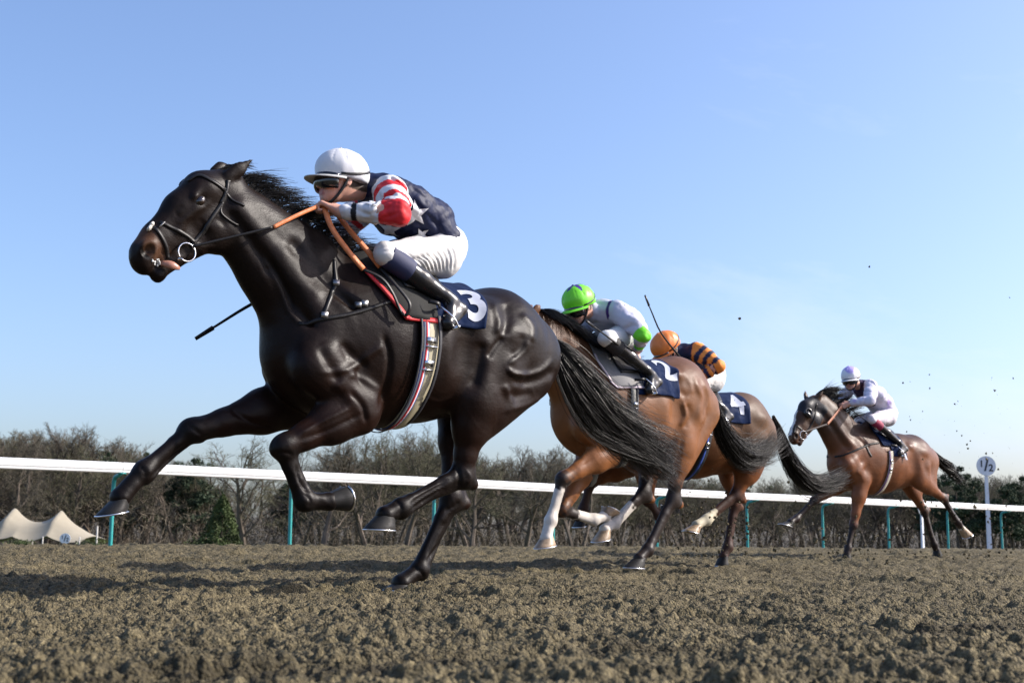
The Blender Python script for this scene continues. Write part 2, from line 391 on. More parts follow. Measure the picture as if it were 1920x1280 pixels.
def soil_mat():
    m = bpy.data.materials.new('track_soil'); m.use_nodes = True; t = m.node_tree; b = t.nodes['Principled BSDF']; Lk = t.links.new
    b.inputs['Roughness'].default_value = 0.92; b.inputs['Specular IOR Level'].default_value = 0.2
    tcn = t.nodes.new('ShaderNodeTexCoord')
    def noise(sc, det, ro=0.6):
        n = t.nodes.new('ShaderNodeTexNoise'); n.inputs['Scale'].default_value = sc; n.inputs['Detail'].default_value = det; n.inputs['Roughness'].default_value = ro; Lk(tcn.outputs['Object'], n.inputs['Vector']); return n
    n1, n2, n3 = noise(0.8, 6), noise(22, 5, 0.7), noise(260, 3)
    r = t.nodes.new('ShaderNodeValToRGB'); e = r.color_ramp.elements
    e[0].position = 0.30; e[0].color = (0.060, 0.050, 0.029, 1); e[1].position = 0.68; e[1].color = (0.195, 0.160, 0.090, 1); Lk(n2.outputs['Fac'], r.inputs['Fac'])
    r1 = t.nodes.new('ShaderNodeMapRange'); r1.inputs['From Min'].default_value = 0.35; r1.inputs['From Max'].default_value = 0.65; r1.inputs['To Min'].default_value = 0.82; r1.inputs['To Max'].default_value = 1.1; Lk(n1.outputs['Fac'], r1.inputs['Value'])
    x = t.nodes.new('ShaderNodeVectorMath'); x.operation = 'SCALE'; Lk(r.outputs['Color'], x.inputs[0]); Lk(r1.outputs['Result'], x.inputs['Scale']); Lk(x.outputs[0], b.inputs['Base Color'])
    ad = t.nodes.new('ShaderNodeMath'); ad.operation = 'MULTIPLY_ADD'; ad.inputs[1].default_value = 0.5; Lk(n3.outputs['Fac'], ad.inputs[0])
    vo = t.nodes.new('ShaderNodeTexVoronoi'); vo.inputs['Scale'].default_value = 110; vo2 = t.nodes.new('ShaderNodeTexVoronoi'); vo2.inputs['Scale'].default_value = 48
    for v_ in (vo, vo2): Lk(tcn.outputs['Object'], v_.inputs['Vector'])
    s1 = t.nodes.new('ShaderNodeMath'); s1.operation = 'MULTIPLY'; s1.inputs[1].default_value = -1.0; Lk(vo.outputs['Distance'], s1.inputs[0])
    s2 = t.nodes.new('ShaderNodeMath'); s2.operation = 'MULTIPLY_ADD'; s2.inputs[1].default_value = -1.3; Lk(vo2.outputs['Distance'], s2.inputs[0]); Lk(s1.outputs[0], s2.inputs[2]); Lk(s2.outputs[0], ad.inputs[2])
    hs_ = t.nodes.new('ShaderNodeSeparateColor'); Lk(vo.outputs['Color'], hs_.inputs['Color']); mr = t.nodes.new('ShaderNodeMapRange'); mr.inputs['To Min'].default_value = 0.55; mr.inputs['To Max'].default_value = 1.25; Lk(hs_.outputs[0], mr.inputs['Value'])
    x2 = t.nodes.new('ShaderNodeVectorMath'); x2.operation = 'SCALE'; Lk(x.outputs[0], x2.inputs[0]); Lk(mr.outputs['Result'], x2.inputs['Scale'])
    dt = t.nodes.new('ShaderNodeVectorMath'); dt.operation = 'DOT_PRODUCT'; dt.inputs[1].default_value = (-0.656, 0.755, 0); Lk(tcn.outputs['Object'], dt.inputs[0])      # distance across the course: shadow of the unseen near rail, painted as a dark band
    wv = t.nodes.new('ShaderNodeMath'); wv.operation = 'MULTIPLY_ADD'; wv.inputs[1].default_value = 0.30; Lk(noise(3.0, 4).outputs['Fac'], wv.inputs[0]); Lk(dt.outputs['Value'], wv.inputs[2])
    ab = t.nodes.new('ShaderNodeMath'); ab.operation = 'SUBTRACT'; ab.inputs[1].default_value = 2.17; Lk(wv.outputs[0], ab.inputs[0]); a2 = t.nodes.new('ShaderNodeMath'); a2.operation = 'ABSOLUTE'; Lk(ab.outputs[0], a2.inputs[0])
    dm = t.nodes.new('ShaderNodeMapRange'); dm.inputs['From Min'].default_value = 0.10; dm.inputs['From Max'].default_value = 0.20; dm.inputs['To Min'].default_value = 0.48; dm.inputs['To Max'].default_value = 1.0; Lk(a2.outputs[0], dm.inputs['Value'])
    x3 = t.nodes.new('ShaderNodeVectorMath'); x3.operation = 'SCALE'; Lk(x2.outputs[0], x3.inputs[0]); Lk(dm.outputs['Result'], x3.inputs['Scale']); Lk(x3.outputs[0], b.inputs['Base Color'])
    u = t.nodes.new('ShaderNodeBump'); u.inputs['Strength'].default_value = 0.9; u.inputs['Distance'].default_value = 0.011; Lk(ad.outputs[0], u.inputs['Height']); Lk(u.outputs['Normal'], b.inputs['Normal'])
    return m
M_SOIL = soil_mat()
ys = np.concatenate([1.25 * (25 / 1.25) ** (np.arange(1010) / 1009), np.linspace(25.1, 46, 90)])
v, f = ground_sheet(ys, np.linspace(-0.51, 0.51, 580), True)
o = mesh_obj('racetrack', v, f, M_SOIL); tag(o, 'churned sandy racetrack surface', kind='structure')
# the wider ground: grass infield falling away beyond the far rail, rising to wooded land
def turf_mat():
    m = mat('turf', (0.06, 0.085, 0.03), 0.95, var=0.5, vscale=0.12, detail=8, bump=0.4, bscale=3); return m
g = []; xs = np.concatenate([np.linspace(-900, -60, 22), np.linspace(-55, 60, 60), np.linspace(65, 900, 22)]); yy = np.concatenate([np.linspace(-60, 60, 60), np.linspace(65, 400, 60), np.linspace(420, 1500, 22)])
X, Y = np.meshgrid(xs, yy); Z = base_z(X, Y) - 0.075; n, m_ = X.shape
i = np.arange(n - 1)[:, None] * m_ + np.arange(m_ - 1)[None, :]; f = np.stack([i, i + 1, i + m_ + 1, i + m_], -1).reshape(-1, 4)
o = mesh_obj('ground', np.stack([X.ravel(), Y.ravel(), Z.ravel()], 1), f, turf_mat()); tag(o, 'grass land beyond the racetrack', kind='structure')
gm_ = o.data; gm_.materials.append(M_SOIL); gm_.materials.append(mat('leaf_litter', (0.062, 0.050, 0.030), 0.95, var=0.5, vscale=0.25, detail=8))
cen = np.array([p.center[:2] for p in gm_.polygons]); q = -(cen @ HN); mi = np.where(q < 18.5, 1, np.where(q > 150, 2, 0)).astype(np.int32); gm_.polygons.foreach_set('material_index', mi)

# ---- running rails
M_RAIL = mat('white_rail_plastic', (0.72, 0.72, 0.70), 0.38, var=0.05, vscale=2.0)
M_TEAL = mat('teal_post', (0.02, 0.27, 0.26), 0.35, var=0.12, vscale=9)
M_DK = mat('dark_gap', (0.03, 0.03, 0.03), 0.7)
RZ = 1.20
def rail_line(X): return 23.2 + 0.869 * X
def rail_at(px):
    u = (px - 960) / F; Yv = 23.2 / (1 - 0.869 * u); return np.array([u * Yv, Yv])
def build_rail(pts, label, over, group=None, low=0.0):
    """pts: feet positions along the line; over: unit vector from foot towards the course"""
    root = thing('running_rail', label, 'rail', loc=(0, 0, 0)); d = unit(np.append(pts[-1] - pts[0], 0)); ov = np.append(over, 0)
    prof = [(-.035, .05), (-.02, .066), (.0, .072), (.02, .066), (.035, .05), (.040, .0), (.036, -.028), (.022, -.033), (.022, -.044), (.036, -.050), (.035, -.068), (.02, -.080), (-.02, -.080), (-.035, -.068), (-.036, -.050), (-.022, -.044), (-.022, -.033), (-.036, -.028), (-.040, .0)]
    tops = [np.array([p[0], p[1], RZ]) + ov * 0.24 for p in pts]
    rs = np.random.RandomState(5)
    for k in range(0, len(tops) - 1, 2):
        a, b = tops[k], tops[min(k + 2, len(tops) - 1)]; mb = MB(); dd = unit(b - a); a2, b2 = a + dd * 0.012, b - dd * 0.012; s_ = [0, 1]
        mid = lerp(a2, b2, 0.5) + V(0, 0, -0.010 + rs.uniform(-0.006, 0.006)); seq = [a2, lerp(a2, mid, 0.55) , mid, lerp(mid, b2, 0.5), b2]; vs = []
        for c in seq: vs += [c + ov * x + V(0, 0, z) for x, z in prof]
        n = len(prof); fs = [(i * n + j, i * n + (j + 1) % n, (i + 1) * n + (j + 1) % n, (i + 1) * n + j) for i in range(len(seq) - 1) for j in range(n)] + [tuple(range(n)), tuple(range(len(vs) - 1, len(vs) - n - 1, -1))]
        mb.add(vs, fs); mb.build('rail_beam', M_RAIL, root, smooth=False)
        jb = MB(); jb.v = []; c0, c1 = a - dd * 0.07, a + dd * 0.07; vs = [c0 + ov * x * 0.9 + V(0, 0, z * 0.93) for x, z in prof] + [c1 + ov * x * 0.9 + V(0, 0, z * 0.93) for x, z in prof]
        jb.add(vs, [(j, (j + 1) % n, n + (j + 1) % n, n + j) for j in range(n)]); jb.build('joint', M_DK if False else M_RAIL, root, smooth=False)
    for k, p in enumerate(pts):
        zg = float(base_z(p[0], p[1])) - 0.25; lean = rs.uniform(-0.012, 0.012); f_ = np.array([p[0], p[1], zg]); tp = tops[k]
        cp = curve_pts([f_, f_ + V(0, 0, 0.9) + d * lean, np.array([p[0], p[1], RZ - 0.22]) + ov * 0.005 + d * lean, np.array([p[0], p[1], RZ - 0.13]) + ov * 0.05 + d * lean, tp + V(0, 0, -0.105) - ov * 0.085, tp + V(0, 0, -0.075)], 20)
        mb = MB(); mb.tube(cp, 0.030, 10); mb.build('post', M_TEAL, root)
        cl = MB(); cl.box(tp + V(0, 0, -0.082), (0.11, 0.07, 0.012), [d, ov, V(0, 0, 1)]); cl.build('clamp', M_TEAL, root)
    return root
pxs = [220, 552, 817, 1040, 1232, 1400, 1540, 1662, 1772, 1872]
ft = [rail_at(p) for p in pxs]; stp = (ft[-1] - ft[0]) / 9
ft = [ft[0] - stp * 2, ft[0] - stp] + ft + [ft[-1] + stp * k for k in range(1, 9)]
build_rail(ft, 'long white plastic running rail on teal posts along the far side of the track', HN)

# ---- distance signs
M_SIGN = mat('sign_paint', (0.62, 0.66, 0.72), 0.45, var=0.05, vscale=4); M_INK = mat('sign_ink', (0.012, 0.014, 0.02), 0.5)
def glyph_flat(text, size, m):
    cu = bpy.data.curves.new('numeral', 'FONT'); cu.body = text; cu.size = size; cu.offset = size * 0.022; cu.align_x = 'CENTER'; cu.align_y = 'CENTER'; cu.extrude = 0.003
    ob = bpy.data.objects.new('numeral', cu); COL.objects.link(ob); bpy.context.view_layer.update()
    me = bpy.data.meshes.new_from_object(ob.evaluated_get(bpy.context.evaluated_depsgraph_get())); bpy.data.objects.remove(ob); bpy.data.curves.remove(cu)
    me.name = 'numeral'; me.materials.clear(); me.materials.append(m); return me
def sign(px, pyc, D, label, yaw, r=0.29, pw=0.052, lean=0.0):
    c = at_depth(px, pyc, D); zg = float(base_z(c[0], c[1])) - 0.2
    root = thing('distance_sign', label, 'sign', loc=(c[0], c[1], zg), rotz=yaw); hz = c[2] - zg
    mb = MB(); n = 40
    for y0, y1, rr in ((-0.015, 0.015, r),):
        vs = [(rr * math.cos(2 * math.pi * i / n), y, hz + rr * math.sin(2 * math.pi * i / n)) for y in (y0, y1) for i in range(n)]
        mb.add(vs, [tuple(range(n))[::-1], tuple(range(n, 2 * n))] + [(i, (i + 1) % n, n + (i + 1) % n, n + i) for i in range(n)])
    mb.build('disc', M_SIGN, root, smooth=False)
    mb = MB(); w0, w1 = pw * 1.25, pw * 0.8
    vs = [(sx * w, sy * w * 0.6 + 0.03, z) for z, w in ((0, w0), (hz - r * 0.8, w1)) for sx, sy in ((-1, -1), (1, -1), (1, 1), (-1, 1))]
    mb.add(vs, [(0, 1, 5, 4), (1, 2, 6, 5), (2, 3, 7, 6), (3, 0, 4, 7), (4, 5, 6, 7)]); mb.build('post', M_SIGN, root, smooth=False)
    for tx, dx, dz, sz in (('1', -0.145, 0.055, 0.27), ('/', 0.0, 0.0, 0.46), ('2', 0.135, -0.065, 0.29)):
        me = glyph_flat(tx, sz, M_INK); ob = bpy.data.objects.new('numeral', me); COL.objects.link(ob); ob.parent = root; ob.location = (dx * r / 0.29, -0.0195, hz + dz * r / 0.29); ob.rotation_euler = (math.pi / 2, 0, 0)
    return root
sign(1849, 873, 38.0, 'round half-mile sign on a white post beyond the rail at the right edge', 0.05)
sign(1729, 951, 46.0, 'second round half-mile sign on a white post, seen between the last horse\'s hind legs', 0.75, 0.28, 0.062)
sign(122, 1009, 72.0, 'small round half-mile sign in front of the cream tent', 0.1, 0.29, 0.06)

# ---- stretch tents
M_TENT = mat('tent_cloth', (0.27, 0.24, 0.18), 0.85, var=0.08, vscale=0.6, bump=0.3, bscale=1.5, bdist=0.05)
M_POLE = mat('pale_pole', (0.42, 0.40, 0.36), 0.6)
D = 108.0
a, b = at_depth(-75, 1000, D), at_depth(176, 1000, D); wdt = b[0] - a[0]; x0 = a[0]; zg = float(base_z(x0 + wdt / 2, D))
root = thing('stretch_tent', 'wide cream stretch tent with two joined peaks at the left edge', 'tent', loc=(x0, D, zg)); nx, ny = 64, 18; vs = []
pk = [(at_depth(25, 1000, D)[0] - x0, CAM[2] + 33 * D / F + 0.35 - zg), (at_depth(113, 1000, D)[0] - x0, CAM[2] + 28 * D / F + 0.35 - zg)]; zl = CAM[2] - 10 * D / F - zg
for j in range(ny + 1):
    for i in range(nx + 1):
        u, v_ = i / nx, j / ny; x = wdt * u; y = (v_ - 0.4) * 8.0
        hgt = sum((zp - zl) * math.exp(-((abs(x - xp) / 1.55) ** 1.05 + (abs(y) / 3.0) ** 1.4)) for xp, zp in pk)
        eu = min(1, min(u, 1 - u) * 9); ed = min(1, min(v_, 1 - v_) * 6); sc = (1 - ed) * (0.30 * abs(math.sin(u * math.pi * 4.0)) + 0.12)
        vs.append((x, y, zl + hgt * (0.3 + 0.7 * ed) + 0.25 - sc * 1.1 - (1 - eu) * 0.25))
W1 = nx + 1; f = [(j * W1 + i, j * W1 + i + 1, (j + 1) * W1 + i + 1, (j + 1) * W1 + i) for j in range(ny) for i in range(nx)]
o2 = len(vs); mb = MB(); mb.add(vs + [(x, y, z - 0.03) for x, y, z in vs], f + [tuple(o2 + k for k in q_[::-1]) for q_ in f]); mb.build('canopy', M_TENT, root)
for xp in (at_depth(21, 1000, D)[0] - x0, at_depth(108, 1000, D)[0] - x0, wdt - 0.05):
    for y in (-3.3, 4.9): mb = MB(); mb.tube([(xp, y, -0.2), (xp, y - 0.05, zl + 0.28)], 0.055, 6); mb.build('pole', M_POLE, root)
for xp, zp in pk: mb = MB(); mb.tube([(xp, 0, -0.2), (xp, 0, zp + 0.2)], 0.06, 6); mb.build('pole', M_POLE, root)
c = at_depth(156, 1000, 118.0); zg = float(base_z(c[0], c[1])); root = thing('hut', 'dark pitched-roof hut just right of the tents', 'hut', loc=(c[0], c[1], zg), rotz=0.35)
mb = MB(); mb.add([(-1.1, -1.2, 1.1), (0, -1.2, 2.85), (1.25, -1.2, 1.0), (-1.1, 2.2, 1.1), (0, 2.2, 2.85), (1.25, 2.2, 1.0)], [(0, 1, 4, 3), (1, 2, 5, 4), (0, 2, 1), (3, 4, 5)]); mb.build('roof', mat('dark_roof', (0.022, 0.020, 0.020), 0.8), root, smooth=False)
mb = MB(); mb.box((0.05, 0.5, 0.5), (1.9, 3.0, 1.1)); mb.build('wall', mat('dark_boards', (0.03, 0.025, 0.02), 0.85), root, smooth=False)
mb = MB(); mb.tube([(-1.15, -1.26, 1.02), (0, -1.26, 2.92), (1.3, -1.26, 0.93)], 0.05, 4); mb.build('bargeboard', mat('barge_wood', (0.16, 0.11, 0.07), 0.8), root)
c = at_depth(182, 1000, 104.0); o = MB(); o.tube([(c[0], c[1], -2), (c[0], c[1], 0.95)], 0.07, 6); o = o.build('post', M_POLE); tag(o, 'short pale post standing right of the tents', 'post')

# ---- trees
M_BARK = mat('bark', (0.085, 0.065, 0.048), 0.9, var=0.25, vscale=0.8)
M_TWIG = mat('twigs', (0.090, 0.076, 0.050), 0.9, var=0.3, vscale=0.15, detail=2)
M_TWIG2 = mat('twigs_olive', (0.092, 0.086, 0.045), 0.9, var=0.3, vscale=0.15, detail=2)
M_EVER = mat('needles', (0.030, 0.048, 0.020), 0.9, var=0.5, vscale=0.7)
M_CYP = mat('yellow_green_foliage', (0.040, 0.060, 0.012), 0.9, var=0.6, vscale=0.9)
def grow(seed, H_, spread, fork=0.28, upb=0.35, tw=1.0):
    """bare tree: returns (trunk and limbs mesh data, twig mesh data), height H_"""
    rs = np.random.RandomState(seed); big, fin = MB(), MB()
    def seg(mb, a, b, r0, r1, n):
        d = unit(b - a); ref = V(0, 0, 1) if abs(d[2]) < 0.9 else V(1, 0, 0); u = unit(np.cross(d, ref)); w_ = np.cross(d, u); o_ = len(mb.v)
        for c_, r_ in ((a, r0), (b, r1)):
            for k in range(n): t = 2 * math.pi * k / n; mb.v.append(tuple(c_ + (u * math.cos(t) + w_ * math.sin(t)) * r_))
        for k in range(n): mb.f.append((o_ + k, o_ + (k + 1) % n, o_ + n + (k + 1) % n, o_ + n + k))
    def branch(p, d, Lb, r, lev):
        ns = (6, 5, 4, 3, 2)[lev]; pts = [p]; dd = d
        for i in range(ns):
            dd = unit(dd + rs.randn(3) * (0.10, 0.20, 0.27, 0.33, 0.40)[lev] + V(0, 0, upb * (0.05, 0.16, 0.20, 0.15, 0.1)[lev])); q_ = pts[-1] + dd * Lb / ns
            r0 = r * (1 - 0.62 * i / ns); r1 = r * (1 - 0.62 * (i + 1) / ns)
            seg(big if lev < 3 else fin, pts[-1], q_, r0, r1, (6, 5, 4, 3, 3)[lev]); pts.append(q_)
        if lev == 4: return
        nk = (9, 7, 7, 6)[lev]
        for k in range(nk):
            t = lerp((fork, 0.2, 0.15, 0.1)[lev], 1.0, (k + rs.rand() * 0.8) / nk); i = min(int(t * ns), ns - 1); pp = lerp(pts[i], pts[i + 1], t * ns - i)
            ax_ = unit(pts[i + 1] - pts[i]); o_ = unit(np.cross(ax_, rs.randn(3))); an = (0.75, 0.72, 0.70, 0.75)[lev] * rs.uniform(0.7, 1.25) * (1.15 - 0.5 * t if lev == 0 else 1)
            nd = unit(ax_ * math.cos(an) + o_ * math.sin(an)); nl = Lb * (spread, 0.58, 0.56, 0.6)[lev] * rs.uniform(0.7, 1.15) * (1.15 - 0.45 * t)
            branch(pp, nd, nl, max(r * (0.42, 0.48, 0.5, 0.55)[lev] * (1.1 - 0.4 * t), 0.014 * tw), lev + 1)
    branch(V(0, 0, -0.6), V(rs.uniform(-.06, .06), rs.uniform(-.06, .06), 1), H_ * 0.80, H_ * 0.026, 0)
    zt = max(v_[2] for v_ in fin.v); k = H_ / zt
    for mb in (big, fin): mb.v = [(x * k, y * k, z * k) for x, y, z in mb.v]
    return big, fin
def protos():
    P_ = []
    for sd, Hh, sp, fk, ub, m in ((1, 15, 0.62, 0.30, 0.45, M_TWIG), (2, 15, 0.50, 0.35, 0.7, M_TWIG), (3, 15, 0.72, 0.24, 0.30, M_TWIG2), (4, 15, 0.45, 0.22, 0.9, M_TWIG2), (5, 15, 0.58, 0.32, 0.5, M_TWIG), (6, 15, 0.66, 0.26, 0.55, M_TWIG2)):
        b, f_ = grow(sd, Hh, sp, fk, ub); P_.append((b, f_, m))
    out = []
    for b, f_, m in P_:
        mt = bpy.data.meshes.new('trunk'); mt.from_pydata(b.v, [], b.f); mt.materials.append(M_BARK); mc = bpy.data.meshes.new('crown'); mc.from_pydata(f_.v, [], f_.f); mc.materials.append(m); out.append((mt, mc))
    return out
TP = protos()
def add_tree(pr, x, y, hgt, label, group, rs, name='bare_tree', wide=1.0):
    r_ = thing(name, label, 'tree', loc=(x, y, float(base_z(x, y)) - 0.3), rotz=rs.uniform(0, 6.28), group=group); s_ = hgt / 15.0; r_.scale = (s_ * wide, s_ * wide, s_)
    for nm, me in zip(('trunk', 'crown'), pr): o_ = bpy.data.objects.new(nm, me); COL.objects.link(o_); o_.parent = r_
    return r_
def top_h(px, py, D):       # tree height reaching that place of the skyline
    p_ = at_depth(px, py, D); return p_[0], p_[2] - float(base_z(p_[0], D)) + 0.3
def leaf_mass(n, shape, seed, size):
    rs = np.random.RandomState(seed); P_ = []
    while len(P_) < n:
        p_ = rs.uniform(-1, 1, 3); v_ = shape(p_, rs)
        if v_ is not None: P_.append(v_)
    P_ = np.array(P_); a = rs.randn(n, 3); a /= np.linalg.norm(a, axis=1)[:, None]; b = np.cross(a, rs.randn(n, 3)); b /= np.linalg.norm(b, axis=1)[:, None]; s_ = size * rs.uniform(0.5, 1.4, (n, 1))
    v_ = np.concatenate([P_ + a * s_, P_ + b * s_ * 0.7, P_ - a * s_, P_ - b * s_ * 0.7]); i = np.arange(n)
    return v_, np.stack([i, i + n, i + 2 * n, i + 3 * n], 1)
def clumpy(fn, seed, k=26):
    rs = np.random.RandomState(seed); C_ = []
    while len(C_) < k:
        p_ = rs.uniform(-1, 1, 3); q_ = fn(p_)
        if q_ is not None: C_.append((q_, rs.uniform(0.6, 1.2)))
    def shp(p_, r2):
        c_, s_ = C_[r2.randint(k)]; d_ = r2.randn(3); d_ = d_ / np.linalg.norm(d_) * r2.rand() ** 0.4 * s_; return c_ + d_ * V(1, 1, 0.75)
    return shp
def mesh_data(name, v_, f_, m):
    o_ = mesh_obj(name, v_, f_, m, smooth=False); me = o_.data; bpy.data.objects.remove(o_); return me
EV = []
for sd in (1, 2, 3):
    fn = lambda p_: (V(p_[0] * (3.6 - 1.2 * p_[2]), p_[1] * (3.6 - 1.2 * p_[2]), 8.4 + p_[2] * 5.6) if np.linalg.norm(p_) < 1 else None)
    v_, f_ = leaf_mass(9000, clumpy(fn, sd, 60), sd + 10, 0.17); cr = mesh_data('crown', v_, f_, M_EVER)
    tb = MB(); tb.tube([(0, 0, -0.5), (0.1, 0, 5), (0, 0.1, 11)], [0.26, 0.2, 0.08], 7); tr_ = mesh_data('trunk', tb.v, tb.f, M_BARK); EV.append((tr_, cr))
rs = np.random.RandomState(77)
SKY = [(-120, 812), (0, 812), (90, 806), (180, 826), (250, 848), (330, 858), (400, 850), (560, 858), (610, 822), (700, 800), (790, 786), (840, 800), (900, 828), (1000, 836), (1090, 850), (1180, 880), (1290, 898), (1400, 903), (1520, 902), (1600, 896), (1700, 888), (1790, 892), (1900, 896), (2060, 890)]
def skyl(px): return float(np.interp(px, [a for a, b in SKY], [b for a, b in SKY]))
def D_of(px): return float(np.interp(px, [0, 700, 1100, 1500, 1920], [175, 170, 205, 270, 300]))
nt_ = 0
GRP = 'bare winter trees of the wood behind the track'
for row in range(6):
    px = -160 + rs.uniform(0, 30)
    while px < 2080:
        D = D_of(px) + row * 13 + rs.uniform(-5, 5); lift = (0, 0, 2, 4, 4, 6)[row] - 8 + (float(np.interp(px, [330, 400, 780, 850, 1120, 1200], [0, 56, 60, 34, 34, 0])) if row > 1 else 0)
        x, hh = top_h(px, skyl(px) + abs(rs.normal(0, 14)) - 10 + lift, D)
        if not (395 < px < 570 and row < 4) and hh > 3:
            k = rs.randint(6); add_tree(TP[k], x, D, hh * (1 if row else rs.uniform(0.8, 1.0)), 'leafless tree in the brown winter wood behind the running rail', GRP, rs); nt_ += 1
        px += rs.uniform(38, 66) * (1.30 if (row < 2 and 380 < px < 1150) else 0.90) * (D_of(0) / D_of(px)) ** 0.5
# trees that stand out
def solo(px, py, D, k, label, wide=1.0, name='bare_tree'):
    x, hh = top_h(px, py, D); return add_tree(TP[k], x, D, hh, label, None, rs, name, wide)
solo(468, 806, 140, 2, 'spreading bare oak standing alone against the sky, left of the bent foreleg', 1.25)
solo(690, 812, 150, 0, 'bare tree with a forked trunk under the belly of the leading horse', 1.1)
solo(762, 806, 146, 5, 'tall bare tree just left of the planted hind leg of the leader', 1.05)
solo(612, 842, 145, 4, 'bare tree right of the bent foreleg of the leading horse', 1.1)
solo(886, 834, 138, 2, 'stout bare tree right of the planted hind leg of the leader', 1.2)
solo(985, 832, 150, 0, 'bare tree beneath the rump of the leading horse', 1.1)
solo(1075, 848, 158, 5, 'bare tree just left of the chest of the second horse', 1.1)
solo(30, 860, 135, 1, 'pale-limbed bare tree rising behind the left tent', 1.1)
EG = 'dark evergreens showing above the bare wood'
for px, py, D, sc in ((150, 824, 196, 1), (196, 832, 192, 1), (238, 848, 190, 1.1), (275, 836, 194, .7), (338, 856, 178, 1.0), (370, 848, 176, 1.2), (120, 840, 190, 1), (1402, 896, 300, 1), (1790, 864, 262, 1.1), (1815, 878, 266, 1), (1745, 880, 270, 1), (1893, 896, 262, 1.2), (1330, 900, 300, 1), (1915, 884, 266, 1.1), (545, 866, 190, 0.8), (1880, 905, 260, 1.3), (1450, 900, 300, 1.0)):
    x, hh = top_h(px, py, D); t_ = add_tree(EV[rs.randint(3)], x, D, hh, 'dark evergreen tree showing among the bare trees of the wood', EG, rs, 'evergreen_tree', 0.9 * sc)
# yellow-green conifer and bush left of the leading horse's bent foreleg
x, hh = top_h(418, 934, 95.0); zg = float(base_z(x, 95)); sh = lambda p_, r2: (lambda t, a, rr: V(math.cos(a) * rr, math.sin(a) * rr, hh * t))(*(lambda t, a: (t, a, hh * 0.37 * (1 - t) ** 0.75 * (0.55 + 0.5 * r2.rand() ** 0.5) * (1 + 0.14 * math.sin(a * 5 + t * 9))))(abs(p_[0]) ** 1.15, p_[1] * math.pi))
v_, f_ = leaf_mass(9000, sh, 5, 0.085); r_ = thing('conifer', 'cone-shaped yellow-green conifer beside the track, left of the leader\'s bent foreleg', 'tree', loc=(x, 95, zg)); mesh_obj('crown', v_, f_, M_CYP, r_, smooth=False)
tb = MB(); tb.tube([(0, 0, -0.4), (0, 0, hh * 0.9)], [0.16, 0.03], 7); tb.build('trunk', M_BARK, r_)
def bush(px, py, D, w_, label, seed, m=None):
    x, hh = top_h(px, py, D); fn = lambda p_: V(p_[0] * w_ * 0.75, p_[1] * w_ * 0.6, hh * 0.15 + abs(p_[2]) * hh * 0.55) if np.hypot(p_[0], p_[1]) < 1 else None
    C_ = clumpy(fn, seed, 14); v_, f_ = leaf_mass(2200, lambda p_, r2: (lambda q_: q_ * V(1, 1, 1) if q_[2] < hh else None)(C_(p_, r2)), seed, 0.08); r2_ = thing('bush', label, 'bush', loc=(x, D, float(base_z(x, D)))); mesh_obj('foliage', v_, f_, m or M_CYP, r2_, smooth=False)
bush(372, 1003, 94.0, 1.3, 'low round green bush at the foot of the yellow-green conifer', 3)
bush(30, 1017, 100.0, 1.0, 'low green shrub under the left tent', 4); bush(168, 1016, 100.0, 0.8, 'low green shrub under the right end of the tents', 6)
# undergrowth: brown thicket at the foot of the wood
rs = np.random.RandomState(9); V_, F_ = [], []; k = 0; nT = 48000
px = rs.uniform(-170, 2090, nT); D = np.interp(px, [0, 700, 1100, 1500, 1920], [160, 156, 188, 245, 270]) + rs.rand(nT) * 75
x = (px - 960) / F * D; z0 = base_z(x, D); u01 = rs.rand(nT); cl = vnoise(x, D * 1.0, 9.0, 4); z = z0 + u01 ** 1.2 * (1.8 + 6.2 * cl); n_ = nT
a = rs.randn(n_, 3) * V(0.75, 0.75, 1.0); a /= np.linalg.norm(a, axis=1)[:, None]; b = np.cross(a, rs.randn(n_, 3)); b /= np.linalg.norm(b, axis=1)[:, None]; Ls = rs.uniform(0.5, 1.5, (n_, 1)); Wd = rs.uniform(0.015, 0.06, (n_, 1)); c0 = np.stack([x, D, z], 1)
v_ = np.concatenate([c0 - b * Wd, c0 + b * Wd, c0 + a * Ls + b * Wd * 0.3, c0 + a * Ls - b * Wd * 0.3]); i = np.arange(n_)
o = mesh_obj('undergrowth', v_, np.stack([i, i + n_, i + 2 * n_, i + 3 * n_], 1), mat('thicket', (0.092, 0.074, 0.048), 0.95, var=0.4, vscale=0.1, detail=3), smooth=False); tag(o, 'brown thicket of scrub at the foot of the wood', 'undergrowth', kind='stuff')
# ---------------------------------------------------------------- horses
LAT = np.array([0, 1.0, 0])
def seg_param(pts, chain):
    """nearest distance to a polyline and running index along it"""
    best = np.full(len(pts), 9.0); par = np.zeros(len(pts))
    for i, (a, b) in enumerate(zip(chain, chain[1:])):
        a = np.asarray(a); b = np.asarray(b); d = b - a
        t = np.clip(((pts - a) @ d) / (d @ d), 0, 1); q = np.linalg.norm(pts - (a + t[:, None] * d), axis=1)
        m = q < best; best[m] = q[m]; par[m] = i + t[m]
    return best, par

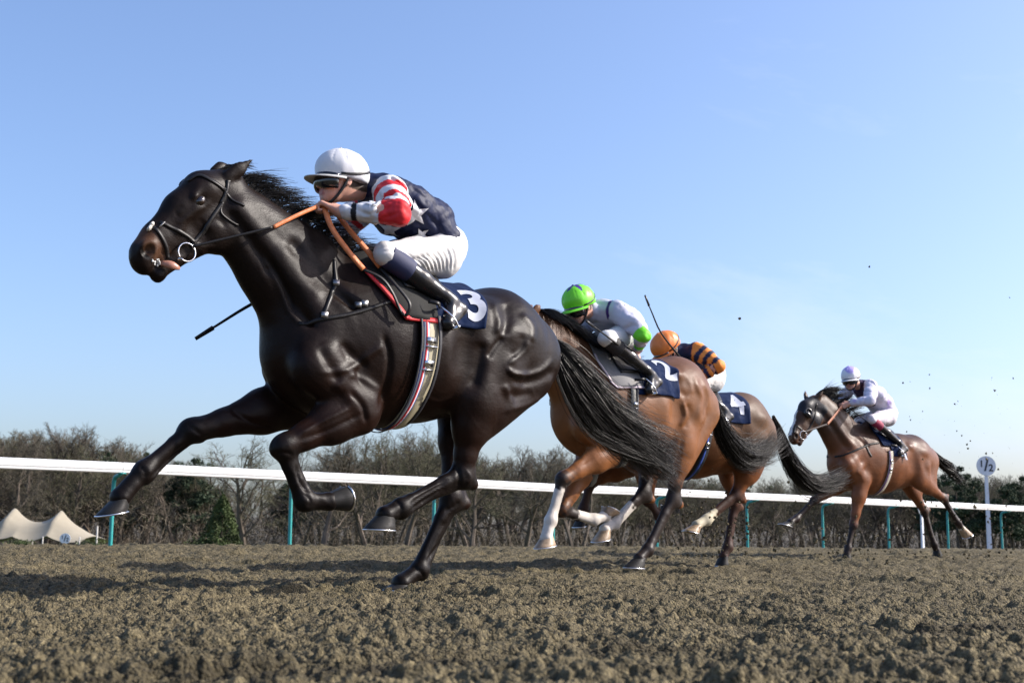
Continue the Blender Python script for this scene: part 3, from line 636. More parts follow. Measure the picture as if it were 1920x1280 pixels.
def hoof(name_parent, C, T, H, m_hoof, m_shoe, wide=0.063):
    """hoof between coronet centre C, toe tip T and heel H"""
    fw = unit(T - H); lat = unit(LAT - fw * (LAT @ fw)); nrm = np.cross(fw, lat)
    if nrm @ (C - H) < 0: nrm = -nrm
    Ls = np.linalg.norm(T - H); M = (T + H) / 2; n = 24; rings = []
    hgt = (C - M) @ nrm
    for k, (t, sc) in enumerate(((0.0, 0.985), (0.07, 1.0), (0.3, 0.93), (0.6, 0.83), (0.9, 0.74), (1.0, 0.71), (1.08, 0.62), (1.12, 0.45))):
        c = M + (C - M) * t; r = []
        for i in range(n):
            a = 2 * math.pi * i / n; x = math.cos(a); y = math.sin(a)
            ex = x if x > 0 else max(x, -0.86)
            tilt = 0.22 * t * (-x) * Ls * 0.25
            r.append(c + fw * ex * Ls / 2 * sc * (1 - 0.12 * t) + lat * y * wide * sc * (1 if x > -0.3 else 1 - 0.25 * (-x - 0.3)) + nrm * tilt)
        rings.append(r)
    mb = MB(); vs = [v for r in rings for v in r]
    fs = [(j * n + i, j * n + (i + 1) % n, (j + 1) * n + (i + 1) % n, (j + 1) * n + i) for j in range(len(rings) - 1) for i in range(n)]
    # hollow sole
    b = len(vs); vs += [lerp(rings[0][i], M, 0.16) for i in range(n)]; vs += [lerp(rings[0][i], M, 0.4) + nrm * 0.016 for i in range(n)]; vs.append(M + nrm * 0.012)
    fs += [(b + i, b + (i + 1) % n, (i + 1) % n, i) for i in range(n)] + [(b + n + i, b + n + (i + 1) % n, b + (i + 1) % n, b + i) for i in range(n)] + [(b + 2 * n, b + n + (i + 1) % n, b + n + i) for i in range(n)]
    mb.add(vs, fs); ho = mb.build('hoof', m_hoof, name_parent)
    sb = MB(); pts = []
    for i in range(-9, 10):
        a = math.pi * 0.84 * i / 9; x = math.cos(a); y = math.sin(a)
        pts.append(M + fw * x * Ls / 2 * 0.93 + lat * y * wide * 0.92 - nrm * 0.003)
    sb.tube(pts, 0.0095, 6, flat=(nrm, 0.45)); sb.build('shoe', m_shoe, ho)
    return ho

def hair_strands(roots, guides_fn, n, rs, r0=0.0012, segs=9):
    """one mesh of thin three-sided hairs; guides_fn(i) -> list of points"""
    V_, F_ = [], []; k = 0
    for i in range(n):
        g = guides_fn(i); m = len(g); g = np.asarray(g)
        T = np.gradient(g, axis=0); T /= np.linalg.norm(T, axis=1)[:, None] + 1e-9
        a = np.cross(T, rs.randn(3)); a /= np.linalg.norm(a, axis=1)[:, None] + 1e-9; b = np.cross(T, a)
        rr = (r0 * (0.6 + 0.8 * rs.rand()) * np.linspace(1, 0.25, m) ** 0.8)[:, None]
        for q in range(3):
            t = 2 * math.pi * q / 3; V_.append(g + (a * math.cos(t) + b * math.sin(t)) * rr)
        base = k + np.arange(m - 1)
        for q in range(3):
            q2 = (q + 1) % 3
            F_.append(np.stack([k + q * m + np.arange(m - 1), k + q2 * m + np.arange(m - 1), k + q2 * m + np.arange(1, m), k + q * m + np.arange(1, m)], 1))
        k += 3 * m
    return np.concatenate(V_), np.concatenate(F_)

def make_horse(S):
    fr = S['frame']; h = S['h']; P = fr.P; rs = np.random.RandomState(S.get('seed', 1))
    allp = [n[0] for n in S['trunk'] + S['neck']] + [S['poll'], S['muz']] + [q for l in S['fore'] + S['hind'] for q in l['pts'].values()]
    allp = np.array(allp); so = Solid(allp.min(0) - 0.36, allp.max(0) + 0.36, h)
    k = 0.05
    so.chain([(p, (a, b)) for p, a, b in S['trunk']], 0.06)
    so.chain([(p, (a, b)) for p, a, b in S['neck']], 0.05)
    tr = S['trunk']; NK = S['neck']
    # ---- head
    A, B = S['poll'], S['muz']; e = B - A; Lh = np.linalg.norm(e); e = e / Lh
    lat = unit(S.get('headlat', LAT)); lat = unit(lat - e * (lat @ e)); up = np.cross(e, lat)
    if up[2] < 0: up = -up
    HL = S.get('headlen', Lh)
    def hp(u, v, l=0): return A + e * (u * Lh) + up * (v * HL) + lat * (l * HL)
    def hc(a, ra, b, rb, kk=0.02): so.cap(hp(*a), hp(*b), (ra[0] * HL, ra[1] * HL), (rb[0] * HL, rb[1] * HL), kk, lat)
    he = [e, up, lat]
    so.cap(NK[-1][0], hp(0.10, -0.10), (NK[-1][1], NK[-1][2]), (0.13 * HL, 0.10 * HL), 0.03, LAT)
    hc((0.02, -0.03), (0.12, 0.10), (0.25, 0.06), (0.155, 0.14), 0.03)
    hc((0.25, 0.06), (0.15, 0.14), (0.50, 0.075), (0.135, 0.115), 0.03)
    hc((0.50, 0.07), (0.13, 0.105), (0.80, 0.05), (0.105, 0.08), 0.03)
    hc((0.80, 0.05), (0.105, 0.08), (0.95, 0.03), (0.105, 0.098), 0.03)
    so.ell(hp(1.02, -0.015), (0.075 * HL, 0.10 * HL, 0.085 * HL), he, 0.02)
    so.ell(hp(0.36, -0.215), (0.20 * HL, 0.205 * HL, 0.122 * HL), he, 0.02)
    hc((0.40, -0.08), (0.19, 0.115), (0.80, -0.05), (0.10, 0.07), 0.03)
    hc((0.45, -0.23), (0.10, 0.085), (0.80, -0.165), (0.062, 0.06), 0.02)
    hc((0.80, -0.165), (0.062, 0.06), (0.98, -0.15), (0.052, 0.055), 0.015)
    so.ell(hp(0.88, -0.10), (0.06 * HL, 0.045 * HL, 0.052 * HL), he, 0.01)
    so.ell(hp(0.985, -0.165), (0.055 * HL, 0.05 * HL, 0.05 * HL), he, 0.012)
    for sg in (1, -1):
        hc((0.42, 0.03, 0.115 * sg), (0.035, 0.03), (0.68, -0.015, 0.085 * sg), (0.018, 0.014), 0.012)       # facial crest
        hc((0.28, 0.125, 0.10 * sg), (0.035, 0.03), (0.40, 0.095, 0.122 * sg), (0.034, 0.028), 0.012)        # brow
        so.ell(hp(0.385, 0.045, 0.148 * sg), (0.050 * HL, 0.034 * HL, 0.022 * HL), he, 0.012, 'cut')
        hc((0.34, 0.0, 0.112 * sg), (0.022, 0.02), (0.43, 0.0, 0.112 * sg), (0.02, 0.018), 0.012)
        so.ell(hp(0.94, 0.045, 0.075 * sg), (0.088 * HL, 0.068 * HL, 0.048 * HL), he, 0.012)
        so.ell(hp(0.965, 0.035, 0.125 * sg), (0.064 * HL, 0.046 * HL, 0.062 * HL), he, 0.008, 'cut')
        hc((0.62, 0.10, 0.06 * sg), (0.012, 0.012), (0.84, 0.09, 0.07 * sg), (0.012, 0.012), 0.02)
        so.cap(hp(1.12, -0.095, 0.04 * sg), hp(0.87, -0.105, 0.095 * sg), 0.018 * HL, 0.012 * HL, 0.006, lat, 'cut')
        so.ell(hp(0.55, -0.13, 0.13 * sg), (0.05 * HL, 0.10 * HL, 0.03 * HL), he, 0.04, 'cut')                # in front of the jowl
    for bs, tp in S['ears']:
        d = tp - bs; so.cap(bs, bs + d * 0.45, (0.030, 0.020), (0.034, 0.016), 0.006, lat); so.cap(bs + d * 0.45, tp, (0.034, 0.015), (0.005, 0.004), 0.004, lat)
    # ---- neck muscles
    if len(NK) > 3:
        for sg in (1, -1):
            nb, nm, nt_ = NK[0], NK[len(NK) // 2], NK[-1]
            axn = unit(nt_[0] - nb[0]); dn = np.cross(axn, LAT); dn = dn if dn[2] < 0 else -dn       # towards the throat
            g0 = nt_[0] + dn * nt_[1] * 0.45 + LAT * sg * (nt_[2] * 0.98); g1 = nm[0] + dn * nm[1] * 0.52 + LAT * sg * nm[2] * 0.95; g2 = nb[0] + dn * nb[1] * 0.55 + LAT * sg * nb[2] * 0.95
            so.chain([(g0 + LAT * sg * 0.012, 0.010), (g1 + LAT * sg * 0.016, 0.012), (g2 + LAT * sg * 0.02, 0.014)], 0.04, op='cut')   # jugular groove
            so.chain([(nt_[0] + dn * nt_[1] * 0.10 + LAT * sg * nt_[2] * 0.7, 0.035), (nm[0] + dn * nm[1] * 0.18 + LAT * sg * nm[2] * 0.75, 0.045), (nb[0] + dn * nb[1] * 0.3 + LAT * sg * nb[2] * 0.9, 0.06)], 0.035)
            g3 = nm[0] - dn * nm[1] * 0.25 + LAT * sg * (nm[2] + 0.02); so.chain([(g3, 0.010), (nb[0] - dn * nb[1] * 0.1 + LAT * sg * (nb[2] + 0.035), 0.015)], 0.05, op='cut')
    socks = []
    # ---- forelegs
    LS = S.get('legscale', 1.0)
    for leg in S['fore']:
        p = leg['pts']; sg = leg['side']; y = LAT * sg
        Sh, El, Kn, Ft, Co = p['shoulder'], p['elbow'], p['knee'], p['fetlock'], p['coronet']
        Wt = S['withers'] + y * 0.06
        so.cap(Wt, Sh, (0.10, 0.05), (0.10, 0.07), 0.06)
        mid = lerp(Wt, Sh, 0.5)
        so.cap(Sh, El, (0.10, 0.07), (0.105, 0.06), 0.05)
        so.cap(lerp(Wt, El, 0.42) + y * 0.055, El + y * 0.02 + V(-0.02, 0, 0.05), (0.11, 0.055), (0.085, 0.045), 0.016)      # triceps, long head
        so.cap(lerp(Sh, mid, 0.25) + y * 0.055, lerp(Sh, El, 0.75) + y * 0.05, (0.065, 0.035), (0.06, 0.035), 0.012)       # lateral head
        so.cap(Wt + V(0.07, 0, -0.10) + y * 0.08, Sh + y * 0.045, (0.04, 0.025), (0.055, 0.035), 0.014)                     # shoulder blade front
        so.cap(Wt + V(-0.05, 0, -0.16) + y * 0.10, lerp(Sh, El, 0.4) + y * 0.06, (0.04, 0.02), (0.04, 0.025), 0.014)
        so.rs = LS
        d = unit(Kn - El); fr_ = np.cross(d, LAT) * LS; Lf = np.linalg.norm(Kn - El)
        so.chain([(El, (0.105, 0.07)), (lerp(El, Kn, 0.35), (0.085, 0.058)), (lerp(El, Kn, 0.72), (0.049, 0.040)), (Kn, (0.043, 0.040))], 0.03)
        so.cap(El + fr_ * 0.045 + y * 0.03, lerp(El, Kn, 0.75) + fr_ * 0.022 + y * 0.008, (0.040, 0.035), (0.017, 0.016), 0.008)
        so.cap(El - fr_ * 0.02 + y * 0.045, lerp(El, Kn, 0.7) - fr_ * 0.008 + y * 0.018, (0.032, 0.026), (0.015, 0.014), 0.008)
        so.cap(El - fr_ * 0.055 + y * 0.0, lerp(El, Kn, 0.85) - fr_ * 0.026, (0.040, 0.036), (0.016, 0.016), 0.010)
        so.ell(Kn + fr_ * 0.004, (0.058, 0.045, 0.043), [d, unit(fr_), LAT], 0.02)
        so.cap(Kn - fr_ * 0.032 - d * 0.025, Kn - fr_ * 0.022 + d * 0.03, 0.020, 0.014, 0.012)
        d2 = unit(Ft - Kn); f2 = np.cross(d2, LAT) * LS
        so.chain([(Kn + d2 * 0.03 + f2 * 0.006, (0.034, 0.032)), (lerp(Kn, Ft, 0.35) + f2 * 0.006, (0.027, 0.024)), (lerp(Kn, Ft, 0.85) + f2 * 0.005, (0.026, 0.024)), (Ft, (0.034, 0.033))], 0.014)
        so.chain([(Kn + d2 * 0.04 - f2 * 0.022, (0.014, 0.018)), (lerp(Kn, Ft, 0.5) - f2 * 0.022, (0.0115, 0.014)), (Ft - f2 * 0.024 - d2 * 0.02, (0.016, 0.018))], 0.006)
        so.ell(Ft - f2 * 0.006, (0.042, 0.040, 0.036), [d2, unit(f2), LAT], 0.02)
        so.ell(Ft - f2 * 0.030 + d2 * 0.012, (0.022, 0.018, 0.024), [d2, unit(f2), LAT], 0.012)
        so.chain([(Ft, (0.033, 0.032)), (lerp(Ft, Co, 0.55), (0.029, 0.030)), (Co, (0.037, 0.041))], 0.018)
        so.rs = 1.0
        socks.append((leg, [El, Kn, Ft, Co]))
    # ---- hind legs
    for leg in S['hind']:
        p = leg['pts']; sg = leg['side']; y = LAT * sg
        Hp, Bt, St, Hk, Hc, Ft, Co = p['hip'], p['buttock'], p['stifle'], p['hock'], p['point'], p['fetlock'], p['coronet']
        mk = S.get('mk', 1.0)
        so.ell(Hp + y * 0.02, (0.05, 0.05, 0.04), None, 0.05 * mk)                                                    # point of hip
        so.cap(lerp(Hp, Bt, 0.25) - y * 0.03, St, (0.15, 0.10), (0.115, 0.075), 0.06)
        so.cap(lerp(Hp, Bt, 0.85) - y * 0.04, lerp(St, Hk, 0.15) + V(-0.04, 0, 0), (0.135, 0.09), (0.115, 0.062), 0.05)
        so.ell(lerp(Hp, Bt, 0.42) + V(0, 0, 0.02) + y * 0.015, (0.15, 0.10, 0.085), None, 0.03 * mk)                   # gluteal
        so.cap(Bt + V(0.03, 0, -0.02) - y * 0.02, lerp(St, Hk, 0.42) + V(-0.045, 0, 0.0), (0.105, 0.08), (0.072, 0.05), 0.04)
        so.cap(Bt + V(0.02, 0, 0.08) - y * 0.01, lerp(Bt, lerp(St, Hk, 0.3), 0.72) + y * 0.02, (0.055, 0.045), (0.045, 0.035), 0.045 * mk)   # semitendinosus
        so.chain([(lerp(Hp, Bt, 0.62) + V(0, 0, 0.05) + y * 0.03, (0.055, 0.045)), (lerp(Hp, lerp(Bt, St, 0.5), 0.75) + y * 0.045, (0.075, 0.050)), (lerp(St, Hk, 0.15) + V(-0.03, 0, 0.02) + y * 0.035, (0.05, 0.035))], 0.04 * mk)   # biceps femoris
        so.cap(Hp + V(0.0, 0, -0.03) + y * 0.01, St + y * 0.035 + V(-0.01, 0, 0.05), (0.045, 0.030), (0.062, 0.042), 0.035 * mk)     # tensor fasciae
        so.ell(St + y * 0.02, (0.06, 0.05, 0.065), None, 0.018 * mk)
        so.ell(lerp(Hp, St, 0.55) + V(0.10, 0, 0) + y * 0.12, (0.07, 0.05, 0.13), None, 0.08, 'cut')
        so.rs = LS
        d = unit(Hk - St); fr_ = np.cross(d, LAT) * LS
        so.chain([(St, (0.095, 0.062)), (lerp(St, Hk, 0.35), (0.080, 0.054)), (lerp(St, Hk, 0.72), (0.048, 0.036)), (Hk, (0.040, 0.034))], 0.03)
        so.cap(lerp(St, Hk, 0.12) + fr_ * 0.045 + y * 0.025, lerp(St, Hk, 0.8) + fr_ * 0.022 + y * 0.01, (0.036, 0.03), (0.015, 0.014), 0.008)
        so.cap(lerp(St, Hk, 0.08) - fr_ * 0.02 + y * 0.04, lerp(St, Hk, 0.7) - fr_ * 0.004 + y * 0.02, (0.034, 0.026), (0.014, 0.013), 0.008)
        so.cap(lerp(St, Hk, 0.2) - fr_ * 0.06, lerp(lerp(St, Hk, 0.62), Hc, 0.35), (0.045, 0.035), (0.020, 0.018), 0.014)
        so.cap(lerp(lerp(St, Hk, 0.62), Hc, 0.35), Hc, (0.018, 0.016), (0.020, 0.018), 0.012)
        so.cap(Hc, lerp(Hk, Ft, 0.12), (0.024, 0.022), (0.030, 0.027), 0.018)
        so.ell(Hk, (0.060, 0.057, 0.042), [d, unit(fr_), LAT], 0.02)
        d2 = unit(Ft - Hk); f2 = np.cross(d2, LAT) * LS
        so.chain([(Hk + d2 * 0.03, (0.040, 0.033)), (lerp(Hk, Ft, 0.3) + f2 * 0.006, (0.031, 0.026)), (lerp(Hk, Ft, 0.85) + f2 * 0.004, (0.027, 0.025)), (Ft, (0.034, 0.033))], 0.014)
        so.chain([(lerp(Hk, Ft, 0.1) - f2 * 0.030, (0.017, 0.018)), (lerp(Hk, Ft, 0.5) - f2 * 0.024, (0.0125, 0.014)), (Ft - f2 * 0.026 - d2 * 0.02, (0.016, 0.018))], 0.006)
        so.ell(Ft - f2 * 0.006, (0.042, 0.040, 0.036), [d2, unit(f2), LAT], 0.02)
        so.ell(Ft - f2 * 0.030 + d2 * 0.012, (0.022, 0.018, 0.024), [d2, unit(f2), LAT], 0.012)
        so.chain([(Ft, (0.033, 0.032)), (lerp(Ft, Co, 0.55), (0.029, 0.030)), (Co, (0.037, 0.041))], 0.018)
        so.rs = 1.0
        socks.append((leg, [St, Hk, Ft, Co]))
    for a in S.get('extra', []): getattr(so, a[0])(*a[1:])
    so.noise(0.0006, 14, 3); so.noise(0.0004, 33, 5)
    vs, fs = so.surface(); vs = relax(vs, fs, 2, 0.5)
    if 'lines' in S: vs = furrow(vs, fs, fr, S['lines'], S.get('soft', 1.2))
    vn = vs[:, :] + 0.03 * np.stack([np.sin(vs @ V(9, 14, 7)), np.sin(vs @ V(-8, 5, 13)), np.sin(vs @ V(6, -11, 9))], 1); nrm = vnormals(vs, fs); vein = 0
    for i in range(4):
        v_ = np.random.RandomState(40 + i).randn(3); v_ /= np.linalg.norm(v_); vein = vein + np.exp(-(np.abs(np.sin(vn @ v_ * (7 + 3 * i) + i)) / 0.07) ** 2)
    vs = vs + nrm * (vein * 0.0010 * np.clip(1.5 - vs[:, 2], 0.2, 1))[:, None]
    # ---- coat colours
    c = np.tile(np.array(S['coat'], float), (len(vs), 1))
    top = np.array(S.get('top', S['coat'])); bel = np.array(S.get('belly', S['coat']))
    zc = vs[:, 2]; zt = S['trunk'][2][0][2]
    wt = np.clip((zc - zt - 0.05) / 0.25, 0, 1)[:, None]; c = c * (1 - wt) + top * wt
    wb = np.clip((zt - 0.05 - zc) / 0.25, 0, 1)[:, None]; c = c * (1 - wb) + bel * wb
    dark = np.array(S['points'])
    for leg, ch in socks:
        dd, par = seg_param(vs, ch); m = dd < 0.085
        jit = 0.05 * np.sin(vs @ V(70, 40, 55)) + 0.04 * np.sin(vs @ V(-90, 60, 130))
        u = par + jit; lo = leg.get('dark', 0.75)
        wd = (np.clip((u - lo) / 0.3, 0, 1) * m)[:, None]; c = c * (1 - wd) + dark * wd
        if 'sock' in leg:
            ws = (np.clip((u - leg['sock']) / 0.06, 0, 1) * (dd < 0.085))[:, None]; c = c * (1 - ws) + np.array(leg.get('sockcol', (0.50, 0.46, 0.41))) * ws
    q = vs - A; uu = q @ e / Lh; vv = q @ up / HL; ll = q @ lat / HL
    hm = (uu > -0.1) & (np.abs(ll) < 0.3) & (vv > -0.5) & (vv < 0.4)
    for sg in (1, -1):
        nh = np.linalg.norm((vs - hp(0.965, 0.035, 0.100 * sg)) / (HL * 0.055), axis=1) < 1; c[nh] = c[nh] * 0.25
    S['colhead'](c, uu, vv, ll, hm) if 'colhead' in S else None
    root = thing('horse', S['label'], 'horse', fr)
    S['root'] = root
    mcoat = mat('coat', vcol=True, rough=S.get('rough', 0.42) + 0.09, spec=S.get('spec', 0.5) * 0.62, var=0.22, vscale=7, detail=9, bump=0.42, bscale=22, bstretch=(0.6, 1, 1), bdist=0.007, sheen=0.0)
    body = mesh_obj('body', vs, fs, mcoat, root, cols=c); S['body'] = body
    if not hasattr(make_horse, 'M'):
        make_horse.M = dict(eye=mat('eye_gloss', (0.012, 0.006, 0.004), 0.06, coat=1.0), shoe=mat('shoe_metal', (0.75, 0.76, 0.78), 0.28, 1.0),
                            hoofd=mat('dark_horn', (0.016, 0.015, 0.014), 0.58, spec=0.25, var=0.4, vscale=20, bump=0.3, bscale=30, bstretch=(1, 1, 6)), hoofl=mat('pale_horn', (0.30, 0.21, 0.13), 0.45, var=0.4, vscale=25, bump=0.3, bscale=30))
    MM = make_horse.M
    for sg in (1, -1):
        mb = MB(); mb.ball(hp(0.385, 0.046, 0.118 * sg), (0.050 * HL, 0.038 * HL, 0.036 * HL), he, 16, 12); mb.build('eye', MM['eye'], root)
    for leg in S['fore'] + S['hind']:
        p = leg['pts']; hoof(root, p['coronet'], p['toe'], p['heel'], MM['hoofl' if leg.get('pale') else 'hoofd'], MM['shoe'])
    S['hp'] = hp; S['lat'] = lat; S['up'] = up; S['e'] = e; S['HL'] = HL
    S['surf'] = Surf(vs[:, :], fs)
    S['vs'] = vs
    return S

# ---- the four horses: joints measured on the photograph, put in each animal's own upright frame
def N(fr, px, py, l, a, b):
    p = fr.P(px, py, l); return (p, a * fr.m(p), b)
def fore(fr, side, l, sh, el, kn, ft, co, toe, heel, **kw):
    P = fr.P; d = dict(side=side, pts=dict(shoulder=P(*sh, l * 1.15), elbow=P(*el, l * 1.15), knee=P(*kn, l), fetlock=P(*ft, l), coronet=P(*co, l), toe=P(*toe, l), heel=P(*heel, l))); d.update(kw); return d
def hind(fr, side, l, hip, bt, st, hk, pt, ft, co, toe, heel, **kw):
    P = fr.P; d = dict(side=side, pts=dict(hip=P(*hip, side * 0.19), buttock=P(*bt, side * 0.13), stifle=P(*st, side * 0.19), hock=P(*hk, l), point=P(*pt, l), fetlock=P(*ft, l), coronet=P(*co, l), toe=P(*toe, l), heel=P(*heel, l))); d.update(kw); return d

F1 = Frame((-0.48, 6.23), 41.7)
def head_black(c, u, v, l, hm):
    m = hm & (u > 0.80) & (v > -0.10) & (u < 0.98); w_ = (np.clip((u - 0.80) / 0.06, 0, 1) * np.clip((0.99 - u) / 0.06, 0, 1))[:, None] * m[:, None]
    c[:] = c * (1 - w_ * 0.8) + np.array((0.085, 0.042, 0.024)) * w_ * 0.8
H1 = dict(frame=F1, h=0.0092, seed=11, label='near-black horse leading the race, ridden by the white-capped jockey',
    coat=(0.0085, 0.0042, 0.0029), top=(0.0080, 0.0046, 0.0035), belly=(0.012, 0.0048, 0.0030), points=(0.0060, 0.0040, 0.0034), rough=0.32, spec=0.21, mk=2.0, soft=1.0, legscale=1.22,
    trunk=[N(F1, 975, 668, 0, 82, 0.20), N(F1, 925, 652, 0, 108, 0.255), N(F1, 850, 663, 0, 113, 0.265), N(F1, 770, 658, 0, 130, 0.285), N(F1, 690, 650, 0, 148, 0.265), N(F1, 620, 645, 0, 140, 0.215), N(F1, 572, 668, 0, 80, 0.16)],
    neck=[N(F1, 608, 596, 0, 132, 0.155), N(F1, 555, 522, 0, 104, 0.115), N(F1, 513, 480, 0, 86, 0.10), N(F1, 468, 432, 0, 70, 0.085), N(F1, 436, 394, 0, 58, 0.078)],
    withers=F1.P(672, 520, 0), poll=F1.P(428, 335, 0), muz=F1.P(266, 487, 0),
    ears=[(F1.P(428, 332, 0.055), F1.P(474, 299, 0.075)), (F1.P(404, 324, -0.05), F1.P(428, 307, -0.06))],
    fore=[fore(F1, 1, 0.14, (590, 690), (668, 765), (533, 838), (570, 939), (615, 940), (653, 958), (645, 908)),
          fore(F1, -1, -0.13, (535, 690), (560, 752), (361, 808), (270, 882), (226, 932), (180, 967), (238, 957))],
    hind=[hind(F1, 1, 0.15, (880, 590), (1012, 705), (888, 752), (868, 890), (886, 908), (752, 950), (722, 965), (684, 991), (738, 994)),
          hind(F1, -1, -0.13, (850, 585), (985, 690), (858, 770), (846, 935), (872, 944), (786, 1068), (752, 1092), (722, 1105), (765, 1107))],
    colhead=head_black,
    lines=[([(838, 903), (800, 924), (768, 945)], 2.6, 0.010), ([(834, 914), (800, 934), (770, 955)], 2.6, 0.007), ([(856, 982), (828, 1015), (800, 1052)], 2.6, 0.010), ([(556, 872), (562, 900), (578, 924)], 2.6, 0.010), ([(345, 838), (312, 866), (284, 896)], 3, 0.010),
        ([(855, 872), (862, 895), (858, 912)], 3.5, 0.008), ([(872, 880), (882, 895), (876, 908)], 3, -0.005), ([(515, 850), (535, 848), (548, 852)], 3, 0.006), ([(350, 795), (365, 805), (378, 815)], 3.5, 0.006), ([(742, 938), (752, 950), (748, 966)], 3, 0.006), ([(570, 925), (582, 938), (578, 950)], 3, 0.006),
        ([(262, 873), (272, 884), (270, 898)], 3, 0.006), ([(775, 1062), (790, 1072), (795, 1083)], 3, 0.006), ([(832, 958), (850, 950), (862, 940)], 3, 0.006), ([(430, 765), (470, 790), (510, 800)], 5, 0.007), ([(360, 455), (380, 462), (405, 462)], 4, -0.004), ([(389, 415), (410, 412), (425, 425)], 5, 0.005),
        ([(925, 565), (930, 589), (935, 608), (930, 628)], 7, -0.010), ([(945, 568), (952, 598), (944, 630)], 9, 0.012), ([(975, 588), (998, 612), (996, 642)], 7, -0.010), ([(983, 625), (975, 655), (958, 668)], 8, 0.009),
        ([(1036, 672), (1016, 693), (988, 702), (962, 700), (950, 688)], 5, -0.012), ([(1042, 690), (1018, 709), (988, 717), (958, 714)], 8, 0.012), ([(990, 637), (986, 654), (967, 671), (951, 685)], 5, -0.008),
        ([(943, 719), (956, 748), (951, 778)], 7, -0.010), ([(1015, 748), (986, 760), (954, 767)], 6, -0.009), ([(1000, 735), (970, 742), (950, 738)], 8, 0.008), ([(916, 672), (928, 650), (944, 632)], 5, 0.012), ([(906, 640), (900, 680), (885, 730)], 12, 0.014),
        ([(600, 700), (654, 692), (691, 667), (719, 646)], 6, -0.008), ([(652, 700), (682, 712), (712, 732)], 6, -0.008), ([(719, 625), (730, 667), (727, 708), (712, 765)], 6, 0.013), ([(656, 733), (680, 761), (687, 794)], 5, 0.010),
        ([(554, 817), (610, 787), (660, 763)], 5, -0.008), ([(563, 825), (622, 803), (679, 775)], 4, 0.008), ([(640, 640), (662, 668), (690, 690)], 8, 0.008), ([(600, 650), (620, 690), (640, 720)], 9, 0.010),
        ([(489, 478), (522, 536), (541, 583), (563, 608)], 5, -0.006), ([(500, 478), (533, 536), (552, 583)], 5, 0.008), ([(560, 470), (590, 520), (600, 560)], 14, -0.008),
        ([(330, 420), (345, 412), (362, 400)], 4, -0.003), ([(335, 408), (330, 395), (345, 385)], 4, 0.003), ([(372, 408), (384, 425), (384, 445)], 4, 0.003), ([(300, 470), (315, 478), (330, 480)], 4, 0.003),
        ([(838, 770), (870, 720), (890, 690)], 4, -0.003), ([(800, 745), (822, 752), (850, 742)], 3, -0.003), ([(790, 920), (815, 905), (845, 897)], 3, 0.004), ([(800, 1040), (818, 1000), (838, 975)], 3, 0.004)])

F2 = Frame((0.85, 9.4), 41.7)
def head_plain(c, u, v, l, hm):
    m = (hm & (u > 0.86))[:, None]; c[:] = np.where(m, c * 0.35, c)
H2 = dict(frame=F2, h=0.012, seed=12, label='bay horse with white-socked legs, second in the race under the jockey in the green cap',
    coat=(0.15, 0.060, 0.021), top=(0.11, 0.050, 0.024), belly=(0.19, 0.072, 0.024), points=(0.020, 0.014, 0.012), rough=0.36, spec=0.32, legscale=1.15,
    trunk=[N(F2, 1291, 765, 0, 54, 0.20), N(F2, 1264, 745, 0, 74, 0.255), N(F2, 1232, 760, 0, 80, 0.265), N(F2, 1190, 770, 0, 90, 0.285), N(F2, 1145, 775, 0, 98, 0.265), N(F2, 1108, 770, 0, 90, 0.215), N(F2, 1086, 785, 0, 52, 0.16)],
    neck=[N(F2, 1100, 735, 0, 88, 0.155), N(F2, 1066, 690, 0, 66, 0.115), N(F2, 1036, 655, 0, 52, 0.10), N(F2, 1012, 624, 0, 42, 0.08)],
    withers=F2.P(1120, 690, 0), poll=F2.P(1000, 596, 0), muz=F2.P(930, 690, 0),
    ears=[(F2.P(1000, 586, 0.05), F2.P(1016, 569, 0.07)), (F2.P(988, 586, -0.05), F2.P(1000, 570, -0.07))],
    fore=[fore(F2, 1, 0.14, (1098, 800), (1150, 842), (1056, 898), (1032, 975), (1024, 1008), (1004, 1028), (1040, 1021), sock=1.22, pale=True),
          fore(F2, -1, -0.13, (1080, 795), (1112, 850), (1054, 955), (1113, 975), (1136, 966), (1158, 964), (1132, 948), sock=1.45, pale=True)],
    hind=[hind(F2, 1, 0.15, (1262, 705), (1335, 772), (1277, 832), (1262, 935), (1275, 946), (1214, 1030), (1198, 1046), (1172, 1063), (1205, 1065), dark=0.5),
          hind(F2, -1, -0.13, (1245, 700), (1312, 772), (1218, 850), (1207, 925), (1222, 937), (1151, 980), (1134, 992), (1112, 1016), (1141, 1009), sock=1.4, pale=True, dark=0.4)],
    colhead=head_plain,
    lines=[([(1280, 752), (1286, 778), (1274, 800)], 4, -0.012), ([(1288, 755), (1294, 780), (1282, 805)], 5, 0.012), ([(1300, 705), (1314, 745), (1306, 788)], 5, -0.010), ([(1311, 705), (1326, 748), (1318, 790)], 6, 0.010), ([(1262, 700), (1275, 730), (1290, 745)], 6, 0.012), ([(1278, 690), (1292, 715), (1298, 740)], 4, -0.008),
        ([(1120, 812), (1150, 800), (1168, 815)], 5, -0.010), ([(1085, 860), (1115, 838), (1148, 828)], 4, -0.008), ([(1090, 870), (1120, 850), (1152, 842)], 4, 0.009), ([(1280, 820), (1270, 860), (1262, 900)], 4, 0.008), ([(1180, 800), (1172, 830), (1160, 855)], 5, 0.012)])
F3 = Frame((1.85, 10.8), 34)
